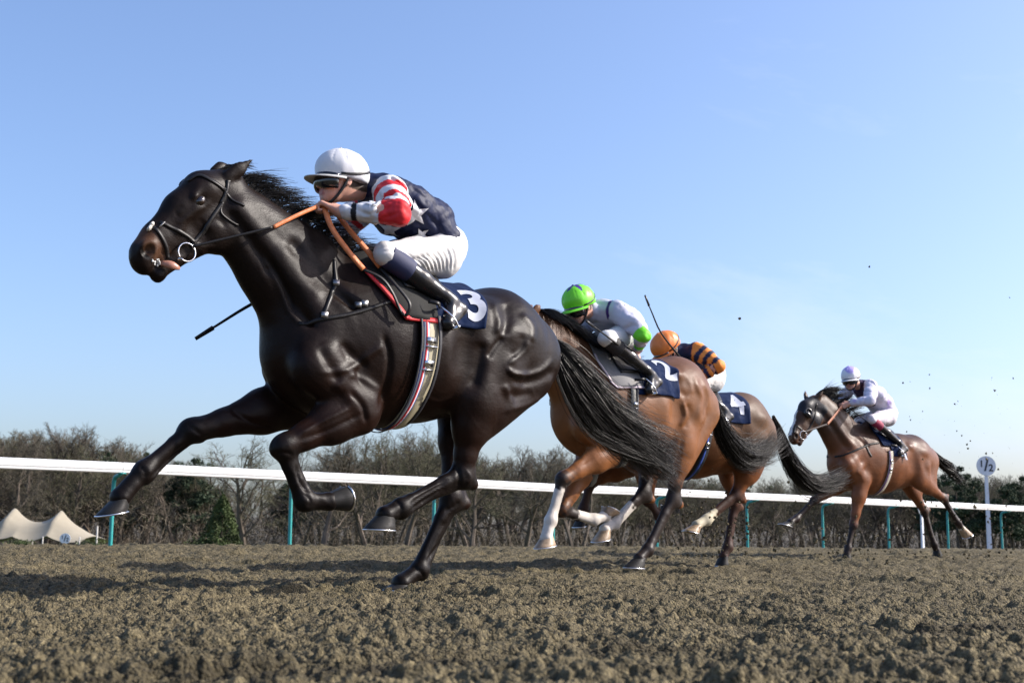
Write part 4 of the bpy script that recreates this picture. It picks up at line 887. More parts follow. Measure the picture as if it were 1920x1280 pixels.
H3 = dict(frame=F3, h=0.0145, seed=13, label='dull brown horse with number 4 saddlecloth, half hidden behind the bay in second place',
    coat=(0.10, 0.052, 0.027), top=(0.10, 0.060, 0.038), belly=(0.16, 0.058, 0.022), points=(0.045, 0.022, 0.016), rough=0.42, spec=0.28, legscale=1.15,
    trunk=[N(F3, 1408, 815, 0, 46, 0.20), N(F3, 1386, 803, 0, 65, 0.25), N(F3, 1350, 814, 0, 72, 0.26), N(F3, 1300, 815, 0, 79, 0.28), N(F3, 1250, 815, 0, 82, 0.26), N(F3, 1210, 815, 0, 76, 0.21), N(F3, 1186, 828, 0, 46, 0.16)],
    neck=[N(F3, 1200, 790, 0, 68, 0.155), N(F3, 1170, 757, 0, 52, 0.115), N(F3, 1147, 732, 0, 42, 0.10), N(F3, 1130, 712, 0, 34, 0.08)],
    withers=F3.P(1238, 752, 0), poll=F3.P(1122, 692, 0), muz=F3.P(1060, 765, 0),
    ears=[(F3.P(1122, 688, 0.05), F3.P(1136, 676, 0.07)), (F3.P(1112, 688, -0.05), F3.P(1124, 676, -0.07))],
    fore=[fore(F3, 1, 0.14, (1195, 838), (1212, 868), (1215, 935), (1236, 968), (1246, 962), (1254, 955), (1244, 946)),
          fore(F3, -1, -0.13, (1178, 835), (1178, 868), (1108, 903), (1093, 955), (1088, 972), (1077, 988), (1094, 986))],
    hind=[hind(F3, 1, 0.15, (1385, 768), (1442, 822), (1402, 872), (1382, 926), (1394, 938), (1325, 973), (1306, 984), (1282, 994), (1308, 1001), sock=1.72, pale=True, sockcol=(0.50, 0.45, 0.33)),
          hind(F3, -1, -0.13, (1372, 768), (1425, 818), (1364, 872), (1378, 945), (1389, 952), (1364, 1025), (1356, 1042), (1344, 1060), (1363, 1062))],
    colhead=head_plain)
F4 = Frame((3.83, 15.0), 35)
def head_blaze(c, u, v, l, hm):
    m = (hm & (u > 0.42) & (v > -0.02) & (np.abs(l - 0.005) < 0.030 + 0.03 * np.clip(u - 0.8, 0, 1) * 4) & (u < 0.98))[:, None]
    c[:] = np.where((hm & (u > 0.8))[:, None], c * 0.5, c); c[:] = np.where(m, np.array((0.62, 0.58, 0.56)), c)
    c[:] = np.where((hm & (u < 0.44) & (u > 0.0) & (v > -0.36))[:, None], np.array((0.016, 0.016, 0.02)), c)
H4 = dict(frame=F4, h=0.0155, seed=14, label='bay horse in a black blinker hood with a white blaze, last of the four runners',
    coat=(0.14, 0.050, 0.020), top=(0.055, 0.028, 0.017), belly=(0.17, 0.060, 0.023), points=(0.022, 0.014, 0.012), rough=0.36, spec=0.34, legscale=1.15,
    trunk=[N(F4, 1728, 866, 0, 33, 0.20), N(F4, 1706, 860, 0, 44, 0.25), N(F4, 1680, 864, 0, 50, 0.26), N(F4, 1650, 867, 0, 56, 0.28), N(F4, 1620, 864, 0, 62, 0.26), N(F4, 1598, 860, 0, 57, 0.21), N(F4, 1582, 872, 0, 34, 0.16)],
    neck=[N(F4, 1592, 838, 0, 52, 0.155), N(F4, 1571, 808, 0, 41, 0.115), N(F4, 1553, 785, 0, 34, 0.10), N(F4, 1538, 766, 0, 28, 0.08)],
    withers=F4.P(1618, 806, 0), poll=F4.P(1524, 748, 0), muz=F4.P(1488, 824, 0), headlen=0.56, headlat=(0.25, 1, 0),
    ears=[(F4.P(1532, 748, 0.05), F4.P(1545, 731, 0.10)), (F4.P(1512, 750, -0.05), F4.P(1509, 730, -0.10))],
    fore=[fore(F4, 1, 0.14, (1590, 872), (1616, 902), (1600, 985), (1590, 1027), (1587, 1038), (1580, 1050), (1594, 1050)),
          fore(F4, -1, -0.13, (1578, 875), (1592, 898), (1527, 938), (1493, 972), (1482, 978), (1460, 981), (1484, 988))],
    hind=[hind(F4, 1, 0.15, (1700, 838), (1748, 872), (1724, 900), (1769, 934), (1776, 929), (1796, 980), (1804, 991), (1808, 1009), (1821, 1000), sock=2.7, pale=True, sockcol=(0.6, 0.55, 0.45)),
          hind(F4, -1, -0.13, (1690, 838), (1735, 872), (1702, 905), (1733, 958), (1741, 955), (1751, 1020), (1756, 1031), (1752, 1047), (1765, 1043))],
    colhead=head_blaze)
# ---------------------------------------------------------------- jockeys
def make_jockey(J):
    fr = J['frame']; h = J['h']; q = J['p']; s = J.get('s', 1.0)
    hd = q['head']; fw = unit(J['fwd']); up = unit(J['up'] - fw * (np.asarray(J['up']) @ fw)); lf = np.cross(up, fw)
    def H(f, u, l=0): return hd + (fw * f + up * u + lf * l) * s
    ax = [fw, lf, up]
    pts = np.array([v for v in q.values()]); lo = pts.min(0) - 0.24; hi = pts.max(0) + 0.24
    root = thing('person', J['label'], 'person', fr, group=None)
    # ---- body: one continuous skin
    B = Solid(lo, hi, h); r = lambda *v: tuple(x * s for x in v)
    B.chain([(q['pelvis'], r(.10, .13)), (q['waist'], r(.09, .12)), (q['chest'], r(.10, .14)), (q['upper'], r(.08, .14))], 0.03)
    B.chain([(q['upper'], r(.06, .07)), (q['neck'], r(.055, .055)), (H(-0.02, -0.05), r(.055, .055))], 0.03)
    B.ell(H(0, 0.01), r(.098, .078, .105), ax, 0.02); B.ell(H(0.035, -0.05), r(.062, .062, .062), ax, 0.02)
    B.ell(H(0.05, -0.085), r(.045, .05, .038), ax, 0.02); B.ell(H(0.078, -0.108), r(.020, .024, .018), ax, 0.015)
    B.cap(H(0.088, -0.005), H(0.112, -0.045), 0.010 * s, 0.014 * s, 0.010, lf); B.ell(H(0.104, -0.048), r(.014, .019, .010), ax, 0.006)
    B.cap(H(0.092, -0.072, 0.018), H(0.092, -0.072, -0.018), 0.009 * s, 0.009 * s, 0.006, lf); B.cap(H(0.090, -0.086, 0.014), H(0.090, -0.086, -0.014), 0.009 * s, 0.009 * s, 0.006, lf)
    B.cap(H(0.104, -0.079, 0.02), H(0.104, -0.079, -0.02), 0.004 * s, 0.004 * s, 0.004, lf, 'cut')
    for sg in (1, -1):
        B.ell(H(0.065, -0.045, 0.042 * sg), r(.026, .022, .024), ax, 0.015)
        B.ell(H(-0.005, -0.018, 0.079 * sg), r(.020, .009, .032), ax, 0.004); B.ell(H(0.0, -0.018, 0.088 * sg), r(.010, .006, .018), ax, 0.004, 'cut')
        B.ell(H(0.098, 0.0, 0.032 * sg), r(.016, .016, .012), ax, 0.012, 'cut')
    arms = {}
    for sd, sg in (('l', 1), ('r', -1)):
        S_, E_, W_, K_ = q['shoulder_' + sd], q['elbow_' + sd], q['wrist_' + sd], q['knuckle_' + sd]
        B.chain([(q['upper'], 0.07 * s), (S_, 0.055 * s), (E_, 0.042 * s), (lerp(E_, W_, 0.3), 0.040 * s), (W_, (0.026 * s, 0.03 * s))], 0.02)
        d = unit(K_ - W_); pn = J.get('palm_' + sd, None)
        pn = unit(pn if pn is not None else np.cross(d, V(0, 0, 1)) * sg); pn = unit(pn - d * (pn @ d)); wd = np.cross(d, pn)      # pn: palm normal, wd: across the knuckles
        B.cap(W_, lerp(W_, K_, 0.35), 0.026 * s, 0.028 * s, 0.02)
        for i in range(4):
            o = (i - 1.5) * 0.0195 * s; k0 = K_ + wd * o - d * (abs(i - 1.2) * 0.004 * s)
            B.cap(W_ + wd * o * 0.6 + d * 0.01, k0, 0.015 * s, 0.0115 * s, 0.010)
            f1 = k0 + (d * 0.45 + pn * 0.75) * 0.040 * s * (1, 1.08, 1.0, 0.82)[i]; f2 = f1 + (-d * 0.65 + pn * 0.55) * 0.026 * s; f3 = f2 + (-d * 0.75 - pn * 0.5) * 0.018 * s
            B.chain([(k0, 0.0105 * s), (f1, 0.0098 * s), (f2, 0.0088 * s), (f3, 0.0075 * s)], 0.0035)
        t0 = W_ + d * 0.025 * s - wd * 0.022 * s; t1 = t0 + (d * 0.6 + pn * 0.5 - wd * 0.5) * 0.042 * s; t2 = t1 + (d * 0.55 + pn * 0.6 + wd * 0.35) * 0.034 * s
        B.chain([(t0, 0.015 * s), (t1, 0.0115 * s), (t2, 0.0088 * s)], 0.006)
        arms[sd] = (d, pn, wd)
    for sd, sg in (('l', 1), ('r', -1)):
        Hp, Kn, An, He, To = (q[n + '_' + sd] for n in ('hip', 'knee', 'ankle', 'heel', 'toe'))
        B.chain([(q['pelvis'], 0.10 * s), (Hp, 0.085 * s), (lerp(Hp, Kn, 0.5), 0.062 * s), (Kn, 0.040 * s), (lerp(Kn, An, 0.35), 0.038 * s), (An, 0.03 * s)], 0.03)
        B.cap(An, He, 0.03 * s, 0.024 * s, 0.02); B.cap(lerp(An, He, 0.5), To, 0.03 * s, 0.024 * s, 0.02)
    vs, fs = B.surface(); vs = relax(vs, fs, 1, 0.4)
    c = np.tile(np.array((0.56, 0.30, 0.22)), (len(vs), 1))
    rel = (vs - hd) / s; f_, l_, u_ = rel @ fw, rel @ lf, rel @ up
    near = np.linalg.norm(rel, axis=1) < 0.16
    lip = near & (f_ > 0.085) & (u_ < -0.064) & (u_ > -0.094) & (np.abs(l_) < 0.026); c[lip] = (0.42, 0.16, 0.13)
    chk = near & (f_ > 0.03) & (u_ < -0.02) & (u_ > -0.07) & (np.abs(l_) > 0.03); c[chk] = (0.58, 0.27, 0.20)
    hair = near & (f_ < -0.015) & (u_ > -0.05) & (np.abs(l_) < 0.081); c[hair] = (0.06, 0.035, 0.02)
    J['body'] = mesh_obj('body', vs, fs, mat('skin', vcol=True, rough=0.5, sss=0.15, var=0.08, vscale=40, bump=0.1, bscale=300), root, cols=c)
    # ---- jacket
    Kt = Solid(lo, hi, h); jr = J.get('puff', 1.0)
    Kt.chain([(lerp(q['waist'], q['pelvis'], 0.62), r(.125 * jr, .160 * jr)), (q['waist'], r(.13 * jr, .165 * jr)), (q['chest'], r(.133 * jr, .175)), (q['upper'], r(.098, .155)), (q['neck'], r(.068, .068))], 0.03)
    for sd in 'lr':
        S_, E_, W_ = q['shoulder_' + sd], q['elbow_' + sd], q['wrist_' + sd]
        We = lerp(W_, E_, 0.12)
        Kt.chain([(q['upper'], 0.09 * s), (S_, 0.076 * s), (lerp(S_, E_, 0.5), 0.072 * s), (E_, 0.054 * s), (lerp(E_, W_, 0.35), 0.051 * s), (We, 0.040 * s)], 0.022)
        # creases at the elbow and along the sleeve
        rs = np.random.RandomState(3 + (sd == 'r')); dd = unit(We - E_); ds = unit(E_ - S_)
        for i in range(14):
            t = rs.rand(); base = lerp(S_, E_, t) if i % 2 else lerp(E_, We, t); dr = ds if i % 2 else dd
            o = unit(np.cross(dr, rs.randn(3))); b2 = np.cross(dr, o); rad = (0.074 if i % 2 else 0.058) * s
            p0 = base + o * rad; p1 = base + (o * 0.5 + b2 * 0.86) * rad + dr * rs.uniform(-0.05, 0.05)
            Kt.cap(p0, p1, 0.010 * s, 0.006 * s, 0.016, lf, 'cut')
    for w_ in J.get('creases', []): Kt.cap(w_[0], w_[1], 0.006, 0.003, 0.015, LAT, 'cut')
    Kt.noise(0.0036 * s, 24, 5, (1, 0.4, 1)); Kt.noise(0.0016 * s, 48, 9, (1, 0.5, 0.8))
    vs, fs = Kt.surface(); vs = crumple(vs, fs, 0.0052 * s, 26, 4, (1, 0.45, 1)); vs = crumple(vs, fs, 0.0018 * s, 60, 9)
    vs = furrow(vs, fs, fr, J.get('jlines', [])); vs = relax(vs, fs, 1, 0.35)
    cols = J['silk'](J, vs)
    J['jacket'] = mesh_obj('jacket', vs, fs, mat('silk', vcol=True, rough=0.55, spec=0.2, sheen=0.0, bump=0.35, bscale=14, bdist=0.01, bstretch=(1, 1, 1)), root, cols=cols)
    J['jsurf'] = Surf(vs, fs); J['root'] = root
    # ---- breeches
    G = Solid(lo, hi, h)
    G.chain([(q['pelvis'], r(.122, .155)), (lerp(q['pelvis'], q['waist'], 0.7), r(.105, .145))], 0.03)
    for sd in 'lr':
        Hp, Kn, An = (q[n + '_' + sd] for n in ('hip', 'knee', 'ankle'))
        G.chain([(q['pelvis'], 0.115 * s), (Hp, 0.102 * s), (lerp(Hp, Kn, 0.5), 0.084 * s), (Kn, 0.051 * s), (lerp(Kn, An, 0.14), 0.052 * s)], 0.03)
        sg = 1 if sd == 'l' else -1; dk = unit(Kn - Hp); dn = np.cross(dk, LAT); dn = dn if dn[2] < 0 else -dn
        for i in range(J.get('fans', 9)):                                   # tight creases fanning from behind the knee over the thigh
            t = 0.02 + i * 0.062; c0 = lerp(Hp, Kn, t); a0 = c0 + LAT * sg * 0.093 * s - dn * 0.025 * s - dk * 0.04; a1 = lerp(Hp, Kn, t + 0.10) + dn * 0.092 * s + LAT * sg * 0.035 * s
            m_ = lerp(a0, a1, 0.5) + LAT * sg * 0.022 * s
            G.chain([(a0, 0.0015 * s), (m_, 0.0035 * s), (a1, 0.0045 * s)], 0.006, op='cut')
    G.noise(0.0012 * s, 40, 2)
    vs, fs = G.surface(); vs = crumple(vs, fs, 0.0010 * s, 30, 14); vs = furrow(vs, fs, fr, J.get('glines', []))
    J['breeches'] = mesh_obj('breeches', vs, fs, mat('breeches_cloth', J.get('breech', (0.60, 0.59, 0.575)), 0.6, bump=0.2, bscale=60, bdist=0.003), root)
    J['gsurf'] = Surf(vs, fs)
    mb_, mk_ = mat('boot_leather', J.get('boot', (0.012, 0.012, 0.014)), 0.25, spec=0.4, bump=0.25, bscale=25, bdist=0.006), mat('boot_cuff', J.get('cuff', (0.015, 0.022, 0.07)), 0.7)
    for sd in 'lr':
        Kn, An, He, To = (q[n + '_' + sd] for n in ('knee', 'ankle', 'heel', 'toe'))
        bb = Solid(np.array([Kn, An, He, To]).min(0) - 0.14, np.array([Kn, An, He, To]).max(0) + 0.14, h * 0.9)
        cf = J.get('cufflen', 0.3)
        bb.chain([(lerp(Kn, An, cf), r(.056, .052)), (lerp(Kn, An, 0.6), r(.050, .046)), (An, r(.037, .035))], 0.02)
        bb.cap(An, He, 0.036 * s, 0.029 * s, 0.02); bb.cap(lerp(An, He, 0.4), To, 0.036 * s, 0.030 * s, 0.02)
        bb.cap(He, To, 0.030 * s, 0.031 * s, 0.02)
        so_ = unit(np.cross(unit(To - He), LAT)); so_ = so_ if so_ @ (An - He) < 0 else -so_
        bb.cap(lerp(He, To, 0.0) + so_ * 0.022 * s, To + so_ * 0.024 * s, (0.008 * s, 0.030 * s), (0.009 * s, 0.034 * s), 0.004)
        for i in range(3): bb.cap(lerp(An, He, 0.15 * i) + LAT * 0.04 * s + (To - He) * 0.25, lerp(An, He, 0.15 * i) - LAT * 0.04 * s + (To - He) * 0.32, 0.004, 0.004, 0.008, LAT, 'cut')
        v2, f2 = bb.surface(); v2 = relax(v2, f2, 1, 0.5); mesh_obj('boot', v2, f2, mb_, root)
        cc = Solid(np.minimum(Kn, An) - 0.14, np.maximum(Kn, An) + 0.14, h * 0.9)
        cc.chain([(lerp(Kn, An, 0.06), r(.060, .056)), (lerp(Kn, An, cf), r(.058, .054))], 0.01); ax_ = unit(An - Kn)
        cc.cap(lerp(Kn, An, 0.06) - ax_ * 0.16 * s, lerp(Kn, An, 0.06) - ax_ * 0.085 * s, 0.10 * s, 0.09 * s, 0.004, LAT, 'cut')
        v2, f2 = cc.surface(); mesh_obj('boot_cuff', v2, f2, mk_, root)
    # ---- helmet
    he = Solid(hd - 0.22, hd + 0.22, min(h, 0.007))
    he.ell(H(-0.012, 0.040), r(.137, .108, .112), ax, 0.01); he.ell(H(-0.06, 0.01), r(.075, .085, .07), ax, 0.03)
    he.cap(H(0.35, -0.215 + J.get('rim', 0.018)), H(-0.35, -0.240 + J.get('rim', 0.018)), (0.20 * s, 0.6), (0.20 * s, 0.6), 0.008, lf, 'cut')
    he.ell(H(0.0, 0.155), r(.010, .010, .005), ax, 0.004)
    for i in range(6):
        a = math.pi * i / 6 + 0.26
        pr = [H(-0.012 + math.cos(a) * 0.136 * math.cos(t), 0.040 + 0.1135 * math.sin(t), math.sin(a) * 0.1075 * math.cos(t)) for t in np.linspace(0.25, math.pi - 0.25, 9)]
        he.chain([(p, 0.0022) for p in pr], 0.003, op='cut')
    he.noise(0.0010, 42, 8)
    v2, f2 = he.surface()
    J['helmet'] = mesh_obj('helmet', v2, f2, mat('helmet_cover', vcol=True, rough=0.42, spec=0.4, bump=0.15, bscale=30, bdist=0.004), root, cols=J['capcol'](J, v2, (v2 - hd) @ fw / s, (v2 - hd) @ lf / s, (v2 - hd) @ up / s))
    pk = MB(); n = 18; top = []
    for k_, (e1, dz) in enumerate(((0.0, 0.0), (0.5, -0.004), (1.0, -0.012))):
        for i in range(n + 1):
            a = -1.35 + 2.7 * i / n; R0f, R0l = 0.120, 0.100
            top.append(H(-0.012 + math.cos(a) * (R0f + 0.075 * e1 * max(0, math.cos(a)) ** 0.6), -0.018 + J.get('rim', 0.018) + dz - 0.03 * (1 - math.cos(a)) * 0.35 , math.sin(a) * (R0l + 0.012 * e1)))
    m1 = len(top); bot = [t - up * 0.005 for t in top]; W1 = n + 1
    f3 = []
    for off, fl in ((0, 0), (m1, 1)):
        for k_ in range(2):
            for i in range(n):
                f = (off + k_ * W1 + i, off + k_ * W1 + i + 1, off + (k_ + 1) * W1 + i + 1, off + (k_ + 1) * W1 + i); f3.append(f[::-1] if fl else f)
    f3 += [(2 * W1 + i, 2 * W1 + i + 1, m1 + 2 * W1 + i + 1, m1 + 2 * W1 + i) for i in range(n)]
    pk.add(top + bot, f3); pk.build('peak', mat('peak_cloth', J['peak'], 0.5), J['helmet'])
    # goggles: curved lens and strap round the helmet
    gm = mat('goggle_lens', (0.010, 0.010, 0.012), 0.12, coat=0.6); n = 14; vv, ff = [], []
    for k_, (ux, rr) in enumerate(((0.044, 0.0), (0.026, 0.008), (0.0, 0.012), (-0.026, 0.009), (-0.044, 0.0))):
        for i in range(n + 1):
            a = -1.22 + 2.44 * i / n; nb_ = math.exp(-(a / 0.22) ** 2)
            vv.append(H(0.012 + (0.106 + rr) * math.cos(a), -0.024 + (ux if ux > -0.03 else ux + 0.02 * nb_), (0.086 + rr) * math.sin(a)))
    for k_ in range(4):
        for i in range(n): ff.append((k_ * (n + 1) + i, k_ * (n + 1) + i + 1, (k_ + 1) * (n + 1) + i + 1, (k_ + 1) * (n + 1) + i))
    gb = MB(); gb.add(vv, ff); inn = [lerp(np.array(v), hd, 0.1) for v in vv]; gb.add(inn, [f[::-1] for f in ff]); W1 = n + 1
    e1 = list(range(W1)); e2 = list(range(4 * W1, 5 * W1)); o = len(vv)
    gb.f += [(e1[i + 1], e1[i], o + e1[i], o + e1[i + 1]) for i in range(n)] + [(e2[i], e2[i + 1], o + e2[i + 1], o + e2[i]) for i in range(n)]
    gb.f += [(k_ * W1, (k_ + 1) * W1, o + (k_ + 1) * W1, o + k_ * W1) for k_ in range(4)] + [((k_ + 1) * W1 - 1 + W1, (k_ + 1) * W1 - 1, o + (k_ + 1) * W1 - 1, o + (k_ + 1) * W1 - 1 + W1) for k_ in range(4)]
    gb.build('goggles', gm, root)
    sm = mat('strap_black', (0.012, 0.012, 0.013), 0.5); st = MB()
    a_ = np.linspace(1.15, 2 * math.pi - 1.15, 22); up_t = J.get('straptilt', 0.055)
    pp = [H(-0.012 + 0.134 * math.cos(t) , 0.004 + up_t * (1 - math.cos(t - 1.15 if t < math.pi else 2 * math.pi - 1.15 - t)) * 0.9, 0.1015 * math.sin(t)) for t in a_]
    hs = Surf(v2, f2); P2, N2 = [], []
    for p in pp:
        a, b = hs.near(p); P2.append(a + b * 0.001); N2.append(b)
    st.strap(P2, N2, 0.012 * s, 0.002); st.build('goggle_strap', sm, root)
    ch = MB(); j1 = [H(0.0, 0.0, 0.088), H(0.015, -0.05, 0.074), H(0.045, -0.105, 0.050), H(0.062, -0.130, 0.0), H(0.045, -0.105, -0.050), H(0.015, -0.05, -0.074), H(0.0, 0.0, -0.088)]
    ch.tube(curve_pts(j1, 20), 0.008 * s, 6); ch.build('chin_strap', sm, root)
    return J

def project_shape(J, surf, outline, mat_, parent, name, off=0.002, dirs=None, sub=3, label=None):
    """flat outline (list of start points) laid onto a surface along dirs"""
    import bmesh
    bm = bmesh.new(); vs = [bm.verts.new(tuple(p)) for p in outline]; bm.faces.new(vs)
    bmesh.ops.triangulate(bm, faces=bm.faces[:])
    for _ in range(sub): bmesh.ops.subdivide_edges(bm, edges=bm.edges[:], cuts=1, use_grid_fill=True)
    bmesh.ops.triangulate(bm, faces=bm.faces[:])
    for v in bm.verts:
        hpt, nn = surf.hit(v.co, dirs)
        if hpt is None: hpt, nn = surf.near(v.co)
        v.co = Vector(hpt - np.asarray(dirs) * off)
    me = bpy.data.meshes.new(name); bm.to_mesh(me); bm.free(); me.materials.append(mat_)
    me.polygons.foreach_set('use_smooth', np.ones(len(me.polygons), bool))
    o = bpy.data.objects.new(name, me); COL.objects.link(o); o.parent = parent
    return o

def smooth_noise(p, sc, seed):
    rs = np.random.RandomState(seed); d = 0
    for i in range(4):
        v = rs.randn(3) * sc; d = d + np.sin(p @ v + rs.rand() * 6)
    return d / 4

def arm_param(J, vs, sd):
    q = J['p']; return seg_param(vs, [q['shoulder_' + sd], q['elbow_' + sd], q['wrist_' + sd]])
def silk1(J, vs):
    c = np.tile(np.array((0.009, 0.014, 0.045)), (len(vs), 1)); q = J['p']
    for sd in 'lr':
        d, u = arm_param(J, vs, sd); chest = lerp(q['upper'], q['chest'], 0.4)
        side = np.abs(vs[:, 1] - 0) > 0.115
        m = (d < 0.098) & (side | (u > 0.15)) & ((vs[:, 1] > 0) == (sd == 'l'))
        if sd == 'l': m &= (u > 0.02) | (vs[:, 2] > q['shoulder_l'][2] - 0.02)
        uu = u + 0.10 * smooth_noise(vs, 9, 4)
        red = ((uu > 0.10) & (uu < 0.34)) | ((uu > 0.62) & (uu < 0.72)) | ((uu > 0.90) & (uu < 1.30))
        cc = np.where(red[:, None], np.array((0.60, 0.028, 0.035)), np.array((0.62, 0.62, 0.64)))
        bl = (u > 1.70) & (u < 1.80)
        cc[bl] = (0.012, 0.012, 0.015)
        c[m] = cc[m]
    return c
def cap_plain(col):
    def f(J, v, a, b, c_):
        c = np.tile(np.array(col, float), (len(v), 1)); return c
    return f
def U(fr, px, py, l): return fr.P(px, py, l)
def jpts(fr, d): return {k: fr.P(v[0], v[1], v[2]) for k, v in d.items()}

J1 = dict(frame=F1, h=0.0062, label='jockey in white cap and navy silks with white stars, riding the leader',
    p=jpts(F1, dict(head=(637, 337, 0.0), neck=(690, 352, 0.0), upper=(716, 366, 0.0), chest=(752, 394, 0.0), waist=(797, 422, 0.0), pelvis=(827, 464, 0.0),
        shoulder_l=(732, 362, 0.17), elbow_l=(746, 400, 0.34), wrist_l=(640, 398, 0.15), knuckle_l=(603, 380, 0.085),
        shoulder_r=(694, 362, -0.17), elbow_r=(640, 440, -0.28), wrist_r=(640, 455, -0.10), knuckle_r=(655, 470, -0.05),
        hip_l=(826, 482, 0.10), knee_l=(722, 476, 0.22), ankle_l=(834, 556, 0.26), heel_l=(864, 580, 0.27), toe_l=(838, 606, 0.30),
        hip_r=(806, 482, -0.10), knee_r=(690, 480, -0.22), ankle_r=(800, 556, -0.26), heel_r=(820, 580, -0.27), toe_r=(795, 600, -0.29))),
    fwd=V(1, -0.10, 0.0), up=V(0, 0, 1), silk=silk1, capcol=cap_plain((0.62, 0.62, 0.64)), peak=(0.55, 0.54, 0.50), puff=0.95, fans=0, palm_l=V(0.1, -0.3, -1), palm_r=V(0.1, 0.3, -1), cufflen=0.36,
    glines=[([(lerp(768, 846, t), lerp(484, 460, t)), (lerp(788, 853, t), lerp(492, 484, t)), (lerp(800, 850, t), lerp(513, 508, t))], 2.4, 0.0075) for t in np.linspace(0, 1, 9)] + [([(700, 468), (735, 462), (790, 468)], 3, 0.004), ([(712, 472), (750, 470), (785, 490)], 2.5, 0.005)],
    jlines=[([(700, 350), (712, 372), (712, 395)], 4, 0.010), ([(770, 400), (790, 425), (800, 450)], 4, 0.009), ([(800, 400), (822, 425), (830, 446)], 5, 0.010), ([(755, 440), (780, 432), (815, 440)], 4, 0.008), ([(745, 352), (775, 378), (800, 400)], 5, 0.006), ([(668, 392), (690, 402), (712, 396)], 3, 0.006), ([(700, 385), (722, 392), (738, 384)], 3, 0.006), ([(715, 410), (735, 404), (750, 396)], 3, 0.006), ([(670, 408), (695, 414), (720, 412)], 3, 0.005)])
def silk2(J, vs):
    c = np.tile(np.array((0.50, 0.50, 0.60)), (len(vs), 1)); q = J['p']
    for sd in 'lr':
        d, u = arm_param(J, vs, sd); m = (d < 0.1) & ((vs[:, 1] > 0) == (sd == 'l'))
        uu = u + 0.10 * smooth_noise(vs, 8, 4)
        g = m & (((uu > 0.88) & (uu < 1.12)) | ((uu > 1.62) & (uu < 1.8))); c[g] = (0.16, 0.62, 0.03)
        pr = m & (u < 0.02) & (d > 0.03) & (np.abs(np.abs(vs[:, 1]) - 0.145) < 0.012); c[pr] = (0.05, 0.02, 0.16)
    r = np.abs((vs - q['shoulder_l'])[:, 0] + 0.02) < 0.012; sel = r & (vs[:, 1] > 0.02) & (vs[:, 1] < 0.16) & (vs[:, 2] > q['chest'][2]); c[sel] = (0.05, 0.02, 0.16)
    return c
def cap2(J, v, a, b, c_):
    c = np.tile(np.array((0.17, 0.66, 0.03)), (len(v), 1)); ang = np.arctan2(b, a + 0.012); rad = np.hypot(a + 0.012, b)
    star = (c_ > 0.05) & (rad < 0.055 + 0.032 * np.cos(ang * 5)); c[star] = (0.05, 0.02, 0.20)
    return c
J2 = dict(frame=F2, h=0.010, label='jockey in green cap with purple star and white silks, holding a whip',
    p=jpts(F2, dict(head=(1085, 573, 0.0), neck=(1110, 583, 0.0), upper=(1127, 588, 0.0), chest=(1146, 598, 0.0), waist=(1167, 607, 0.0), pelvis=(1180, 622, 0.0),
        shoulder_l=(1158, 584, 0.17), elbow_l=(1205, 628, 0.36), wrist_l=(1196, 654, 0.26), knuckle_l=(1183, 668, 0.24),
        shoulder_r=(1120, 584, -0.17), elbow_r=(1085, 625, -0.28), wrist_r=(1066, 640, -0.12), knuckle_r=(1052, 640, -0.07),
        hip_l=(1185, 632, 0.10), knee_l=(1136, 634, 0.24), ankle_l=(1213, 695, 0.27), heel_l=(1234, 716, 0.28), toe_l=(1216, 731, 0.30),
        hip_r=(1165, 635, -0.10), knee_r=(1105, 640, -0.22), ankle_r=(1180, 695, -0.26), heel_r=(1195, 715, -0.27), toe_r=(1178, 726, -0.29))),
    fwd=V(1, 0.05, -0.42), up=V(0.4, 0, 1), silk=silk2, capcol=cap2, peak=(0.17, 0.66, 0.03), puff=0.95, palm_l=V(0.6, 0.2, -0.5), breech=(0.54, 0.54, 0.54), cuff=(0.012, 0.012, 0.014))
def silk3(J, vs):
    c = np.tile(np.array((0.016, 0.024, 0.06)), (len(vs), 1)); q = J['p']
    for sd in 'lr':
        d, u = arm_param(J, vs, sd); m = (d < 0.1) & ((vs[:, 1] > 0) == (sd == 'l')) & ((u > 0.05) | (np.abs(vs[:, 1]) > 0.19))
        a, b = (vs - q['shoulder_' + sd]) @ V(0.3, 0.9, 0.2), 0
        st_ = np.sin((u * 5.2 + 0.6 * smooth_noise(vs, 7, 3)) * 3.4) > 0.05; c[m & st_] = (0.78, 0.26, 0.05)
    lb = (np.abs(vs[:, 0] - q['upper'][0] + 0.02) < 0.045) & (vs[:, 2] > q['chest'][2] - 0.02) & (np.abs(vs[:, 1]) < 0.2); c[lb] = (0.42, 0.62, 0.76)
    return c
